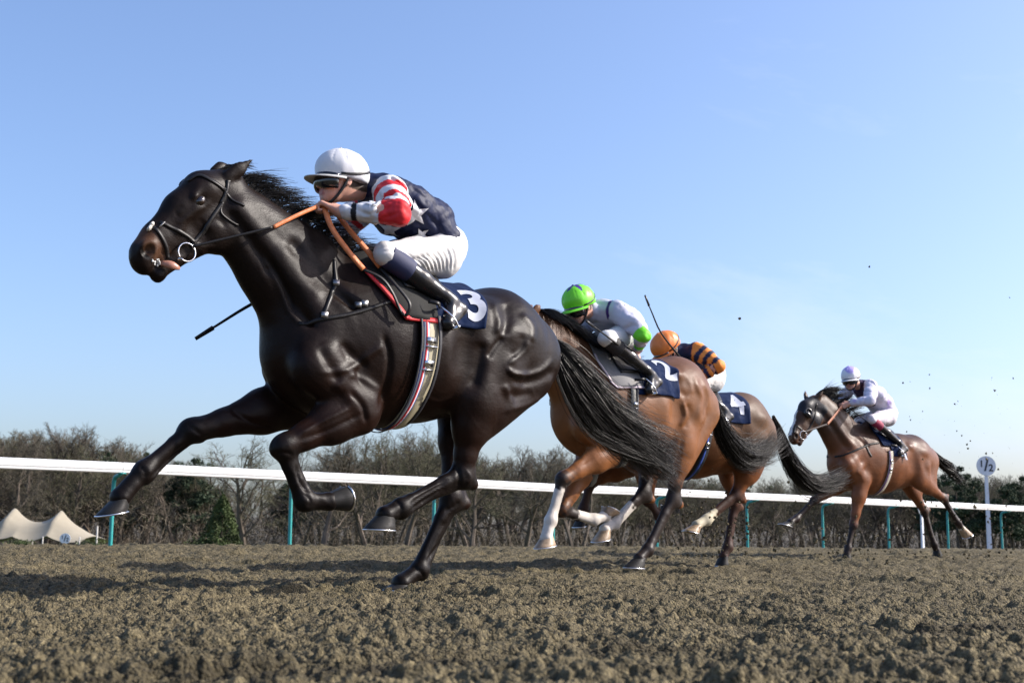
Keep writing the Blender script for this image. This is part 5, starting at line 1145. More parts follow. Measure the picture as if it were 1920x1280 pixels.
J3 = dict(frame=F3, h=0.012, label='jockey in an orange cap and navy and orange striped silks, head bowed',
    p=jpts(F3, dict(head=(1249, 655, 0.0), neck=(1268, 662, 0.0), upper=(1283, 668, 0.0), chest=(1299, 676, 0.0), waist=(1317, 686, 0.0), pelvis=(1330, 705, 0.0),
        shoulder_l=(1307, 659, 0.17), elbow_l=(1346, 686, 0.33), wrist_l=(1312, 704, 0.22), knuckle_l=(1292, 694, 0.16),
        shoulder_r=(1278, 664, -0.17), elbow_r=(1245, 700, -0.28), wrist_r=(1225, 705, -0.12), knuckle_r=(1212, 705, -0.07),
        hip_l=(1335, 712, 0.10), knee_l=(1285, 715, 0.24), ankle_l=(1352, 764, 0.27), heel_l=(1369, 781, 0.28), toe_l=(1354, 792, 0.30),
        hip_r=(1322, 712, -0.10), knee_r=(1270, 715, -0.22), ankle_r=(1335, 760, -0.26), heel_r=(1350, 778, -0.27), toe_r=(1335, 788, -0.29))),
    fwd=V(1, -0.1, -0.75), up=V(0.7, 0, 1), silk=silk3, capcol=cap_plain((0.72, 0.20, 0.04)), peak=(0.72, 0.20, 0.04), puff=0.95, cuff=(0.012, 0.012, 0.014))
def silk4(J, vs):
    n = smooth_noise(vs, 16, 7) + 0.6 * smooth_noise(vs, 30, 2); w_ = np.clip((n - 0.15) / 0.3, 0, 1)[:, None]
    c = np.array((0.58, 0.56, 0.66)) * (1 - w_) + np.array((0.46, 0.36, 0.66)) * w_
    q = J['p']; m = (np.linalg.norm(vs - q['neck'], axis=1) < 0.125) | ((vs[:, 0] > q['chest'][0] + 0.02) & (np.abs(vs[:, 1]) < 0.075) & (vs[:, 2] < q['upper'][2] + 0.05)); c[m] = (0.035, 0.02, 0.05)
    return c
def cap4(J, v, a, b, c_):
    w_ = np.clip((c_ - 0.085 + 0.03 * np.sin(np.arctan2(b, a) * 3)) / 0.02, 0, 1)[:, None]; return np.array((0.72, 0.72, 0.76)) * (1 - w_) + np.array((0.40, 0.33, 0.68)) * w_
J4 = dict(frame=F4, h=0.012, label='jockey in a lilac-topped white cap and pale lilac silks riding the last horse',
    p=jpts(F4, dict(head=(1595, 710, 0.0), neck=(1610, 722, 0.0), upper=(1621, 729, 0.0), chest=(1635, 742, 0.0), waist=(1651, 757, 0.0), pelvis=(1661, 775, 0.0),
        shoulder_l=(1632, 723, 0.17), elbow_l=(1632, 752, 0.32), wrist_l=(1594, 756, 0.14), knuckle_l=(1579, 761, 0.10),
        shoulder_r=(1598, 724, -0.17), elbow_r=(1572, 752, -0.30), wrist_r=(1574, 757, -0.12), knuckle_r=(1568, 760, -0.05),
        hip_l=(1664, 783, 0.10), knee_l=(1634, 786, 0.22), ankle_l=(1684, 829, 0.27), heel_l=(1698, 842, 0.28), toe_l=(1686, 850, 0.30),
        hip_r=(1650, 783, -0.10), knee_r=(1612, 788, -0.22), ankle_r=(1660, 829, -0.26), heel_r=(1672, 842, -0.27), toe_r=(1660, 848, -0.29))),
    fwd=V(1, 0.35, -0.20), up=V(0.2, 0, 1), silk=silk4, capcol=cap4, peak=(0.66, 0.66, 0.68), puff=0.95, breech=(0.60, 0.56, 0.61), cuff=(0.25, 0.01, 0.05))
# ---------------------------------------------------------------- tack, manes and tails
M_BLK = mat('black_leather', (0.011, 0.010, 0.010), 0.42, spec=0.3, bump=0.2, bscale=80)
M_STEEL = mat('steel', (0.70, 0.71, 0.73), 0.22, 1.0)
M_DULL = mat('dull_buckle', (0.30, 0.30, 0.31), 0.45, 1.0)
M_NAVY = mat('navy_cloth', (0.006, 0.015, 0.050), 0.8, spec=0.1, var=0.12, vscale=20, bump=0.25, bscale=120, bdist=0.002)
M_NUM = mat('number_white', (0.40, 0.43, 0.51), 0.6)
M_RUB = mat('rein_rubber', (0.50, 0.15, 0.045), 0.6, var=0.15, vscale=60, bump=0.5, bscale=220, bdist=0.002)
M_HAIR = mat('black_hair', (0.0075, 0.0065, 0.006), 0.38, spec=0.3)
M_RED = mat('red_binding', (0.62, 0.03, 0.035), 0.55)
M_PAD = mat('grey_pad', (0.022, 0.022, 0.021), 0.8, spec=0.2, bump=0.25, bscale=120, bdist=0.002)
def L_(fr, p):
    v = np.asarray(p) - fr.o; return np.array([v @ fr.x, v @ fr.y, v @ fr.z])
def pick(H, px, py, off=0.0):
    fr = H['frame']; d = ray(px, py); dl = np.array([d @ fr.x, d @ fr.y, d @ fr.z]); o = L_(fr, CAM)
    h, n = H['surf'].hit(o, dl)
    if h is None:
        q = fr.P(px, py, 0.1); h, n = H['surf'].near(q)
    return h + n * off, n
def strap_px(mb, H, pts, w, t=0.003, off=0.001, n=14, mirror=False, bow=None):
    """strap following the hide through places seen in the photograph"""
    pk = [pick(H, *p) for p in pts]; P_ = curve_pts([a for a, b in pk], n); out, nn = [], []
    for p in P_:
        a, b = H['surf'].near(p); out.append(a + b * off); nn.append(b)
    mb.strap(out, nn, w, t)
    if mirror:
        A, lt = (H['hp'](0, 0), H['lat']) if mirror == 'head' else (np.zeros(3), LAT); o2, n2 = [], []
        for p in out:
            q = p - 2 * ((p - A) @ lt) * lt; a, b = H['surf'].near(q); o2.append(a + b * off); n2.append(b)
        mb.strap(o2, n2, w, t)
        return out, o2
    return out
def wrap(H, x, th, off):
    """point on the barrel at station x and angle th from the top (left positive)"""
    zc = H['zc']; d = V(0, math.sin(th), math.cos(th)); h, n = H['surf'].hit(V(x, 0, zc), d)
    if h is None: h, n = H['surf'].near(V(x, 0, zc) + d * 0.3)
    r = (h - V(x, 0, zc)) @ d
    return V(x, 0, zc) + d * (r + off), d
def sheet(H, xf, xb, t0, t1, off, nu, nv, name, m, parent, thick=0.006):
    vs = []
    for j in range(nv + 1):
        v = j / nv; th = t0 + (t1 - t0) * v
        for i in range(nu + 1):
            u = i / nu; x = xf(th) + (xb(th) - xf(th)) * u; p, d = wrap(H, x, th, off(u, th) if callable(off) else off); vs.append(p)
    W1 = nu + 1; vs = np.array(vs); ds = np.array([unit(v - V(v[0], 0, H['zc'])) for v in vs]); inner = vs - ds * thick; o = len(vs)
    f = [(j * W1 + i, j * W1 + i + 1, (j + 1) * W1 + i + 1, (j + 1) * W1 + i) for j in range(nv) for i in range(nu)]
    ff = f + [tuple(o + k for k in q[::-1]) for q in f]
    ring = [i for i in range(W1)] + [j * W1 + nu for j in range(1, nv + 1)] + [nv * W1 + i for i in range(nu - 1, -1, -1)] + [j * W1 for j in range(nv - 1, 0, -1)]
    ff += [(ring[k], o + ring[k], o + ring[(k + 1) % len(ring)], ring[(k + 1) % len(ring)]) for k in range(len(ring))]
    ob = mesh_obj(name, list(vs) + list(inner), ff, m, parent)
    return ob
def glyph(text, size):
    cu = bpy.data.curves.new('glyph', 'FONT'); cu.body = text; cu.size = size; cu.offset = size * 0.028; cu.align_x = 'CENTER'; cu.align_y = 'CENTER'; cu.resolution_u = 6
    ob = bpy.data.objects.new('glyph', cu); COL.objects.link(ob); bpy.context.view_layer.update()
    me = bpy.data.meshes.new_from_object(ob.evaluated_get(bpy.context.evaluated_depsgraph_get())); bpy.data.objects.remove(ob); bpy.data.curves.remove(cu)
    return me
def glyph_on(text, size, fn, m, parent, name, sub=2):
    import bmesh
    me = glyph(text, size); bm = bmesh.new(); bm.from_mesh(me); bmesh.ops.triangulate(bm, faces=bm.faces[:])
    for _ in range(sub): bmesh.ops.subdivide_edges(bm, edges=bm.edges[:], cuts=1)
    bmesh.ops.triangulate(bm, faces=bm.faces[:])
    for v in bm.verts: v.co = Vector(fn(v.co.x, v.co.y))
    bm.to_mesh(me); bm.free(); me.name = name; me.materials.clear(); me.materials.append(m)
    o = bpy.data.objects.new(name, me); COL.objects.link(o)
    if parent: o.parent = parent
    return o

def saddle(H, T):
    fr = H['frame']; H['zc'] = H['trunk'][3][0][2]; zc = H['zc']
    root = thing('saddle', T['label'], 'saddle', fr)
    px_x = lambda px, py: pick(H, px, py)[0]
    ang = lambda p: math.atan2(p[1], p[2] - zc)
    cf, cb = px_x(*T['cloth_f']), px_x(*T['cloth_b']); th1 = ang(px_x(*T['cloth_low']))
    xf = lambda th: cf[0] + 0.02 * math.cos(th * 2); xb = lambda th: cb[0] - T.get('flare', 0.04) * (1 - abs(th) / th1)
    rs = np.random.RandomState(5)
    def off(u, th):
        a = abs(th) / th1
        return 0.013 + 0.020 * u * u * a + 0.008 * math.sin(u * 9 + th * 3) * a + 0.010 * math.sin(u * 17 - th * 5 + 1) * a * u + T.get('lift', 0.0) * u ** 3 * (1 - a) 
    sheet(H, xf, xb, -th1, th1, off, 40, 64, 'saddle_cloth', M_NAVY, root)
    if T.get('num'):
        npx = px_x(*T['num_at']); nx, nth = npx[0], ang(npx); R_ = 0.32
        def fn(a, b):
            ca, sa = math.cos(T.get('num_rot', 0)), math.sin(T.get('num_rot', 0)); a, b = a * ca - b * sa, a * sa + b * ca
            x = nx - a; th = nth - b / R_; u = (x - xf(th)) / (xb(th) - xf(th)); p, d = wrap(H, x, th, off(min(max(u, 0), 1), th) + 0.0035); return p
        glyph_on(T['num'], T['num_size'], fn, M_NUM, root, 'number')
        def fn2(a, b):
            ca, sa = math.cos(T.get('num_rot', 0)), math.sin(T.get('num_rot', 0)); a, b = a * ca - b * sa, a * sa + b * ca
            x = nx + a; th = -nth + b / R_; u = (x - xf(th)) / (xb(th) - xf(th)); p, d = wrap(H, x, th, off(min(max(u, 0), 1), th) + 0.0035); return p
        glyph_on(T['num'], T['num_size'], lambda a, b: fn2(a, b), M_NUM, root, 'number')
    # pad in front with its binding
    pf, pl = px_x(*T['pad_f']), px_x(*T['pad_low']); th2 = ang(pl)
    pxf = lambda th: pf[0] - (pf[0] - pl[0]) * (abs(th) / th2) ** 1.6; pxb = lambda th: cf[0] - 0.14
    sheet(H, pxf, pxb, -th2, th2, lambda u, th: 0.012 + 0.012 * math.sin(math.pi * min(1, u * 1.3)), 18, 40, 'saddle_pad', T.get('padmat', M_PAD), root, 0.012)
    bd = MB()
    for sg in (1, -1):
        P_, N_ = [], []
        for k in range(26):
            th = sg * th2 * (0.25 + 0.75 * k / 25); p, d = wrap(H, pxf(th), th, 0.008); P_.append(p); N_.append(d)
        for k in range(1, 12):
            th = sg * th2; p, d = wrap(H, lerp(pxf(th), pxb(th), k / 11), th, 0.008); P_.append(p); N_.append(d)
        bd.strap(P_, N_, T.get('bindw', 0.022), 0.010)
    bd.build('pad_binding', T.get('bindmat', M_RED), root)
    # small racing saddle: seat and flaps
    sx = cf[0] - 0.02
    sheet(H, lambda th: sx + 0.05 + 0.05 * (1 - abs(th)), lambda th: sx - 0.24 + 0.10 * abs(th), -0.75, 0.75, lambda u, th: 0.034 + 0.03 * math.exp(-((u - 0.95) / 0.12) ** 2) * math.exp(-(th / 0.35) ** 2) + 0.02 * math.exp(-(u / 0.12) ** 2) * math.exp(-(th / 0.3) ** 2), 16, 30, 'seat', M_BLK, root, 0.012)
    # girth: elastic webbing with coloured stripes
    gx = px_x(*T['girth_top'])[0]; gb = px_x(*T['girth_low']); thb = ang(gb)
    cols = T['girth_cols']; wtot = T.get('girth_w', 0.085); k0 = 0
    for (c_, a, b) in cols:
        g = MB()
        for sg in (1, -1):
            P_, N_ = [], []
            for k in range(34):
                th = sg * lerp(1.15, math.pi - 0.001, k / 33); xx = lerp(gx, gb[0], min(1, (abs(th) - 1.15) / (thb - 1.15) if thb > 1.3 else 1)) + wtot / 2 - lerp(a, b, 0.5) * wtot
                p, d = wrap(H, xx, th, 0.008 + k0); P_.append(p); N_.append(d)
            g.strap(P_, N_, (b - a) * wtot, 0.004)
        g.build('girth', mat('girth_webbing', c_, 0.6, bump=0.3, bscale=200, bdist=0.001), root); k0 += 0.0022
    for th in (1.55, 1.9):
        bk = MB()
        p, d = wrap(H, lerp(gx, gb[0], min(1, (th - 1.15) / (thb - 1.15))), th, 0.02); ax3 = [V(1, 0, 0), unit(np.cross(d, V(1, 0, 0))), d]; bk.box(p, (wtot * 0.5, 0.03, 0.006), ax3); bk.box(p + ax3[1] * 0.03, (wtot * 0.62, 0.006, 0.010), ax3)
        bk.build('buckle', M_STEEL, root)
    # stirrups under the jockey's feet
    J = T['jockey']; q = J['p']
    for sd in 'lr':
        to, he, an = q['toe_' + sd], q['heel_' + sd], q['ankle_' + sd]; sg = 1 if sd == 'l' else -1
        f = unit(to - he); dn = unit(np.cross(f, LAT)); dn = dn if dn @ (an - he) < 0 else -dn; m_ = to - f * 0.015 + dn * 0.036
        topp = m_ - dn * 0.115 + LAT * sg * -0.005
        st = MB(); st.tube([m_ + LAT * 0.05, m_ - LAT * 0.05], 0.008, 6, flat=(f, 2.0))
        st.tube(curve_pts([m_ + LAT * 0.05, m_ + LAT * 0.052 - dn * 0.05, topp + LAT * 0.012, topp - LAT * 0.012, m_ - LAT * 0.052 - dn * 0.05, m_ - LAT * 0.05], 20), 0.0045, 6)
        so_ = st.build('stirrup', M_STEEL, root)
        hang, _d = wrap(H, gx + 0.02, sg * 1.0, 0.05); lt = MB(); lt.strap(curve_pts([hang, lerp(hang, topp, 0.5) + LAT * sg * 0.03, topp], 8), [LAT] * 9, 0.02, 0.003); lt.build('stirrup_leather', M_BLK, root)
    return root

def tail(H, guides, n, r0, seed=1, spread=0.05, name='tail', wav=0.02, mt=None, taper=None):
    """guides: list of pixel polylines (px,py,l) from dock to tip; strands fill the space between them"""
    fr = H['frame']; G = [np.array(curve_pts([fr.P(*p) for p in g], 9)) for g in guides]; rs = np.random.RandomState(seed)
    clumps = [(rs.dirichlet(np.ones(len(G)) * 0.55), rs.randn(3) * spread * 0.7, rs.rand() * 6, rs.uniform(0.75, 1.12)) for _ in range(max(10, n // 11))]
    def gen(i):
        w_, o_, ph, ln = clumps[rs.randint(len(clumps))]
        g = sum(a * b for a, b in zip(w_, G)); m = len(g); t = np.linspace(0, 1, m)[:, None]
        L1 = min(1.0, ln * rs.uniform(0.85, 1.05)); tt = np.linspace(0, L1, m); g = np.stack([np.interp(tt, np.linspace(0, 1, m), g[:, k]) for k in range(3)], 1)
        e = rs.randn(3) * spread * 0.35
        env = 0.18 + 0.82 * np.sin(np.pi * np.clip(t, 0, 1) ** 0.8 * 0.72)
        fl = (o_ + e) * env + np.array([[0, 1, 0.6]]) * np.sin(t * 7 + ph) * wav * t + rs.randn(3) * (t ** 2.5) * spread * 0.7
        return g + fl
    v, f = hair_strands(None, gen, n, rs, r0, 10)
    return mesh_obj(name, v, f, mt or M_HAIR, H['root'])
def mane(H, crest, n, r0, length, direc, seed=2, name='mane', lat=0.03, curl=0.3, side=0.35):
    fr = H['frame']; C_ = np.array(curve_pts([fr.P(*p) for p in crest], 40)); rs = np.random.RandomState(seed)
    C2 = []
    for p in C_:
        a, b = H['surf'].hit(p + V(0, 0, 0.5), V(0, 0, -1)); C2.append(a if a is not None else p)
    C_ = np.array(C2); direc = unit(direc)
    cl = [(rs.rand(), rs.randn(3) * 0.25, rs.uniform(0.6, 1.25), rs.rand() * 6, rs.rand() < side) for _ in range(n // 9)]
    def gen(i):
        u, o_, ln, ph, dn = cl[rs.randint(len(cl))]; u = min(max(u + rs.randn() * 0.012, 0), 1); k = u * (len(C_) - 1); i0 = int(min(k, len(C_) - 2)); root = lerp(C_[i0], C_[i0 + 1], k - i0) + V(0, rs.uniform(-0.012, 0.02), -0.006)
        d = unit(direc + o_ * curl + rs.randn(3) * 0.07); Lh = length * ln * rs.uniform(0.8, 1.1); m = 8; pts = [root]; st = Lh / m
        dd = unit(V(0, 0, 0.9) + d * 0.4)
        for q in range(m):
            dd = unit(dd * 0.62 + d * 0.40 + (V(0, 0.35, -0.5) * 0.13 if dn else V(0, 0, -0.012 * q)) + V(0, 1, 0) * math.sin(q * 0.9 + ph) * 0.05); pts.append(pts[-1] + dd * st)
        pts = np.array(pts)
        if dn:
            for q in range(2, len(pts)):
                a, b = H['surf'].near(pts[q])
                if (pts[q] - a) @ b < 0.012: pts[q] = a + b * (0.012 + 0.006 * rs.rand())
        return pts
    v, f = hair_strands(None, gen, n, rs, r0, 10)
    return mesh_obj(name, v, f, M_HAIR, H['root'])

def rein(mb, pts, w, t=0.004, nrm=None):
    P_ = curve_pts(pts, 22); mb.strap(P_, [LAT if nrm is None else nrm] * len(P_), w, t)
def bridle(H, T):
    fr = H['frame']; P = fr.P; root = thing('bridle', T['label'], 'bridle', fr)
    for nm, lst, w_ in T['straps']:
        for l in lst:
            b = MB(); strap_px(b, H, l, w_, 0.004, 0.0015, mirror='head')
            if nm in ('noseband', 'browband'): b.build(nm, M_BLK, root); continue
            k = len(b.v) // 2; fa = [f for f in b.f if max(f) < k]; fb = [tuple(i - k for i in f) for f in b.f if min(f) >= k]
            for v_, f_ in ((b.v[:k], fa), (b.v[k:], fb)): c_ = MB(); c_.add(v_, f_); c_.build(nm, M_BLK, root)
    c = pick(H, *T['ring'])[0]; lt = H['lat']; A = H['hp'](0, 0); R0 = T.get('R', 0.040)
    ends = []
    for sg in (1, -1):
        cc = c + lt * 0.016; cc = cc if sg > 0 else cc - 2 * ((cc - A) @ lt) * lt
        rb = MB(); rb.ring(cc, R0, 0.0038, H['e'], H['up']); rb.build('bit_ring', M_STEEL, root)
        ends.append(cc - H['e'] * R0)
        bm_ = MB(); bm_.tube([cc + H['e'] * R0, cc + H['e'] * (R0 + 0.012) - lt * sg * 0.03], 0.007, 6); bm_.build('mouthpiece', M_STEEL, root)
    return root, ends
# ---- the four runners dressed
for H in (H1, H2, H3, H4): make_horse(H)
for J in (J1, J2, J3, J4): make_jockey(J)
TAN = (0.36, 0.32, 0.22)
saddle(H1, dict(label='navy number 3 saddlecloth and small black saddle with red-edged pad on the leading black horse', cloth_f=(775, 570), cloth_b=(903, 580), cloth_low=(872, 618), num='3', num_at=(886, 574), num_size=0.25, num_rot=0.0,
    pad_f=(676, 520), pad_low=(760, 598), girth_top=(806, 628), girth_low=(765, 770), girth_w=0.10, girth_cols=[(TAN, 0.0, 1.0), ((0.03, 0.07, 0.30), 0.06, 0.46), ((0.66, 0.66, 0.68), 0.14, 0.40), ((0.50, 0.03, 0.05), 0.22, 0.33), ((0.02, 0.02, 0.025), 0.90, 1.08), ((0.02, 0.02, 0.025), -0.08, 0.03)], jockey=J1, flare=0.05, lift=0.03))
pinkb = mat('pale_binding', (0.50, 0.42, 0.46), 0.6); greyp = mat('pale_pad', (0.16, 0.155, 0.155), 0.7)
saddle(H2, dict(label='navy number 2 saddlecloth with pale-edged grey pad on the bay horse in second place', cloth_f=(1168, 700), cloth_b=(1266, 716), cloth_low=(1240, 742), num='2', num_at=(1246, 697), num_size=0.27, num_rot=0.0,
    pad_f=(1120, 690), pad_low=(1155, 728), girth_top=(1192, 755), girth_low=(1172, 855), girth_w=0.075, girth_cols=[((0.10, 0.10, 0.09), 0.0, 1.0), ((0.03, 0.03, 0.035), 0.12, 0.3), ((0.03, 0.03, 0.035), 0.7, 0.88)], jockey=J2, padmat=greyp, bindmat=pinkb, bindw=0.016, flare=0.03))
saddle(H3, dict(label='navy number 4 saddlecloth on the dull brown horse behind the bay', cloth_f=(1322, 760), cloth_b=(1402, 772), cloth_low=(1388, 796), num='4', num_at=(1379, 761), num_size=0.27, num_rot=0.0,
    pad_f=(1262, 752), pad_low=(1290, 790), girth_top=(1330, 800), girth_low=(1310, 870), girth_w=0.075, girth_cols=[((0.012, 0.014, 0.02), 0.0, 1.0), ((0.03, 0.08, 0.40), 0.3, 0.6)], jockey=J3, flare=0.03))
saddle(H4, dict(label='blue saddlecloth with a white number under the lilac jockey on the last horse', cloth_f=(1664, 828), cloth_b=(1693, 838), cloth_low=(1690, 856), num='1', num_at=(1694, 852), num_size=0.22, num_rot=0.0,
    pad_f=(1638, 812), pad_low=(1655, 835), girth_top=(1671, 862), girth_low=(1660, 905), girth_w=0.075, girth_cols=[((0.34, 0.32, 0.27), 0.0, 1.0), ((0.08, 0.02, 0.12), 0.1, 0.35)], jockey=J4, padmat=M_NAVY, bindmat=M_NAVY, flare=0.02))
# breastgirth straps
def breast(H, runs, w_, label):
    root = thing('breast_girth', label, 'breast girth', H['frame']); b = MB()
    for r_ in runs: strap_px(b, H, r_, w_, 0.004, 0.002, mirror='body')
    b.build('strap', M_BLK, root); return root
br = breast(H1, [[(768, 560), (730, 566), (700, 576), (655, 589), (610, 597), (560, 606)], [(607, 590), (618, 562), (630, 532)], [(630, 530), (628, 505), (627, 488)]], 0.019, 'black breast girth strap across the chest of the leading horse')
for (x, y) in ((608, 591), (630, 531), (672, 572), (683, 570)):
    p, n = pick(H1, x, y, 0.006); bk = MB(); bk.box(p, (0.03, 0.026, 0.01), [unit(np.cross(n, V(0, 0, 1))), V(0, 0, 1), n]); bk.build('buckle', M_DULL, br)
breast(H2, [[(1125, 715), (1090, 730), (1060, 755)]], 0.018, 'dark breast girth strap on the chest of the bay in second place')
breast(H4, [[(1648, 830), (1630, 833), (1608, 842), (1585, 852), (1565, 856)], [(1622, 833), (1628, 845), (1634, 856)]], 0.022, 'dark breast girth strap on the chest of the last horse')
# bridles and reins
b1, e1 = bridle(H1, dict(label='black racing bridle with ring bit and orange rubber reins on the leading horse', ring=(347, 474),
    straps=[('browband', [[(352, 340), (372, 329), (395, 338), (422, 357)]], 0.016), ('headpiece', [[(428, 338), (425, 358), (414, 382)]], 0.018),
            ('cheek_strap', [[(424, 358), (417, 380), (398, 408), (380, 436), (366, 452), (360, 462)]], 0.019), ('cheek_keeper', [[(418, 378), (414, 398), (428, 412), (446, 423)]], 0.009), ('throat_strap', [[(424, 362), (440, 378), (458, 386)]], 0.009),
            ('noseband', [[(300, 417), (328, 430), (350, 442), (366, 455)], [(284, 424), (299, 438), (311, 462), (316, 486)]], 0.016)]))
fl = MB()
for (x, y, l) in ((275, 428, 0.02), (279, 422, 0.0), (297, 420, 0.02)):
    p, n = pick(H1, x + 6, y + 2, 0.008); fl.ball(p, (0.016, 0.016, 0.013), [n, H1['e'], H1['lat']])
fl.build('nose_fleece', mat('fleece', (0.62, 0.60, 0.56), 0.95, bump=1.0, bscale=150, bdist=0.01), b1)
P1 = F1.P; hand = J1['p']['knuckle_l']; handr = J1['p']['knuckle_r']
rb = MB(); a = e1[0]; mid = P1(512, 426, 0.15); rein(rb, [a, lerp(a, mid, 0.5), mid], 0.012); rb.build('rein', M_BLK, b1)
rb = MB(); rein(rb, [mid, lerp(mid, hand, 0.5) + V(0, 0.01, 0), hand + V(0.0, 0.0, -0.01)], 0.017, 0.006); rb.build('rein_grip', M_RUB, b1)
rb = MB(); rein(rb, [e1[1], lerp(e1[1], handr, 0.5) + V(0, -0.03, 0), handr], 0.014); rb.build('rein', M_BLK, b1)
rb = MB(); rein(rb, [P1(607, 388, 0.10), P1(622, 428, 0.17), P1(650, 468, 0.21), P1(681, 505, 0.23)], 0.026, 0.005, V(0.3, 1, 0.2)); rb.build('rein_grip', M_RUB, b1)
rb = MB(); rein(rb, [P1(632, 402, 0.08), P1(660, 438, 0.13), P1(688, 470, 0.17), P1(712, 501, 0.19)], 0.026, 0.005, V(0.3, 1, 0.2)); rb.build('rein_grip', M_RUB, b1)
rb = MB(); rein(rb, [P1(681, 505, 0.23), P1(715, 522, 0.27), P1(735, 548, 0.29), P1(752, 585, 0.30), P1(762, 592, 0.30)], 0.014, 0.004, V(0.3, 1, 0.2)); rein(rb, [P1(712, 501, 0.19), P1(738, 530, 0.26), P1(764, 562, 0.31), P1(768, 578, 0.32), P1(761, 592, 0.31)], 0.016, 0.004, V(0.3, 1, 0.2)); rb.build('rein_end', M_BLK, b1)
tb = MB(); p = H1['hp'](0.86, -0.21, 0.02); tb.tube(curve_pts([H1['hp'](0.93, -0.10, 0.06), H1['hp'](0.90, -0.15, 0.10), H1['hp'](0.865, -0.215, 0.105)], 6), [0.012, 0.014, 0.017, 0.018, 0.017, 0.013, 0.007], 8, flat=(H1['lat'], 0.5)); tb.build('tongue', mat('tongue', (0.34, 0.16, 0.11), 0.35), H1['root'])
fb = MB(); rsf = np.random.RandomState(3)
for i in range(26):
    p, n = pick(H1, 292 + rsf.uniform(-8, 14), 492 + rsf.uniform(-6, 8), 0.0015); fb.ball(p, 0.0028 + 0.003 * rsf.rand(), None, 6, 4)
tag(fb.build('foam', mat('foam', (0.62, 0.62, 0.60), 0.5), H1['root']), kind='stuff')
b4, e4 = bridle(H4, dict(label='black bridle with orange-brown reins on the last horse', ring=(1505, 816), R=0.05,
    straps=[('noseband', [[(1482, 800), (1492, 799), (1504, 806)]], 0.02), ('cheek_strap', [[(1532, 756), (1529, 775), (1519, 800), (1508, 812)]], 0.018)]))
hv = MB()
for sg in (1, -1):
    for i in range(10):
        pass
    c0 = H4['hp'](0.40, 0.04, 0.15 * sg); hv.ring(c0, 0.046, 0.014, H4['e'], H4['up'], 18, 6); hv.ball(c0 + H4['e'] * 0.03, (0.030, 0.062, 0.036), [H4['e'], H4['up'], H4['lat']])
hv.build('blinker_cup', mat('blinker_plastic', (0.02, 0.02, 0.022), 0.25), b4)
h4 = J4['p']['knuckle_l']; m4 = F4.P(1551, 795, 0.13)
rb = MB(); rein(rb, [e4[0], lerp(e4[0], m4, 0.5), m4], 0.02); rb.build('rein', mat('grey_rein', (0.16, 0.13, 0.11), 0.6), b4)
rb = MB(); rein(rb, [m4, lerp(m4, h4, 0.5), h4], 0.028, 0.006); rb.build('rein_grip', mat('rein_rubber_pale', (0.46, 0.19, 0.11), 0.6), b4)
b2, e2 = bridle(H2, dict(label='black bridle on the bay horse in second place, mostly behind the leader', ring=(945, 675), straps=[('noseband', [[(935, 650), (950, 660)]], 0.018), ('cheek_strap', [[(1003, 605), (985, 630), (960, 660)]], 0.018)]))
rb = MB(); rein(rb, [e2[0], lerp(e2[0], J2['p']['knuckle_r'], 0.5), J2['p']['knuckle_r']], 0.016); rb.build('rein', M_BLK, b2)
b3, e3 = bridle(H3, dict(label='black bridle on the dull brown horse, hidden behind the bay', ring=(1072, 752), straps=[('noseband', [[(1065, 730), (1080, 740)]], 0.018), ('cheek_strap', [[(1126, 700), (1110, 720), (1085, 745)]], 0.018)]))
rb = MB(); rein(rb, [e3[0], lerp(e3[0], J3['p']['knuckle_r'], 0.5), J3['p']['knuckle_r']], 0.016); rb.build('rein', M_BLK, b3)
# whips
def whip(fr, pts, label, r=(0.011, 0.007, 0.004), flap=True):
    b = MB(); P_ = curve_pts([fr.P(*p) for p in pts], 14); n = len(P_)
    b.tube(P_, [lerp(r[0], r[1], i / (n * 0.4)) if i < n * 0.4 else lerp(r[1], r[2], (i - n * 0.4) / (n * 0.6)) for i in range(n)], 8)
    o = thing('whip', label, 'whip', fr); b.build('shaft', M_BLK, o)
    g = MB(); g.tube(P_[:4], [r[0] * 1.5] * 4, 8); g.build('grip', mat('whip_grip', (0.02, 0.02, 0.02), 0.8, bump=0.5, bscale=200), o)
    f = MB(); f.tube([P_[-1], P_[-1] + unit(P_[-1] - P_[-2]) * 0.10], [0.012, 0.009], 8, flat=(LAT, 0.5)); f.build('flap', M_BLK, o)
    return o
whip(F1, [(655, 470, -0.06), (560, 525, -0.30), (470, 571, -0.42), (400, 614, -0.50)], 'long black whip pointing forward past the neck of the leading horse', (0.012, 0.010, 0.006))
whip(F2, [(1186, 668, 0.24), (1178, 661, 0.26), (1140, 632, 0.33), (1112, 611, 0.38)], 'black whip held downward in the hand of the green-capped jockey')
whip(F3, [(1290, 690, 0.16), (1273, 667, 0.20), (1240, 625, 0.30), (1222, 585, 0.38), (1217, 573, 0.40)], 'thin black whip raised beside the orange cap')
whip(F4, [(1578, 758, -0.05), (1595, 767, 0.06), (1615, 782, 0.16), (1648, 808, 0.28)], 'black whip lying along the thigh of the lilac jockey')
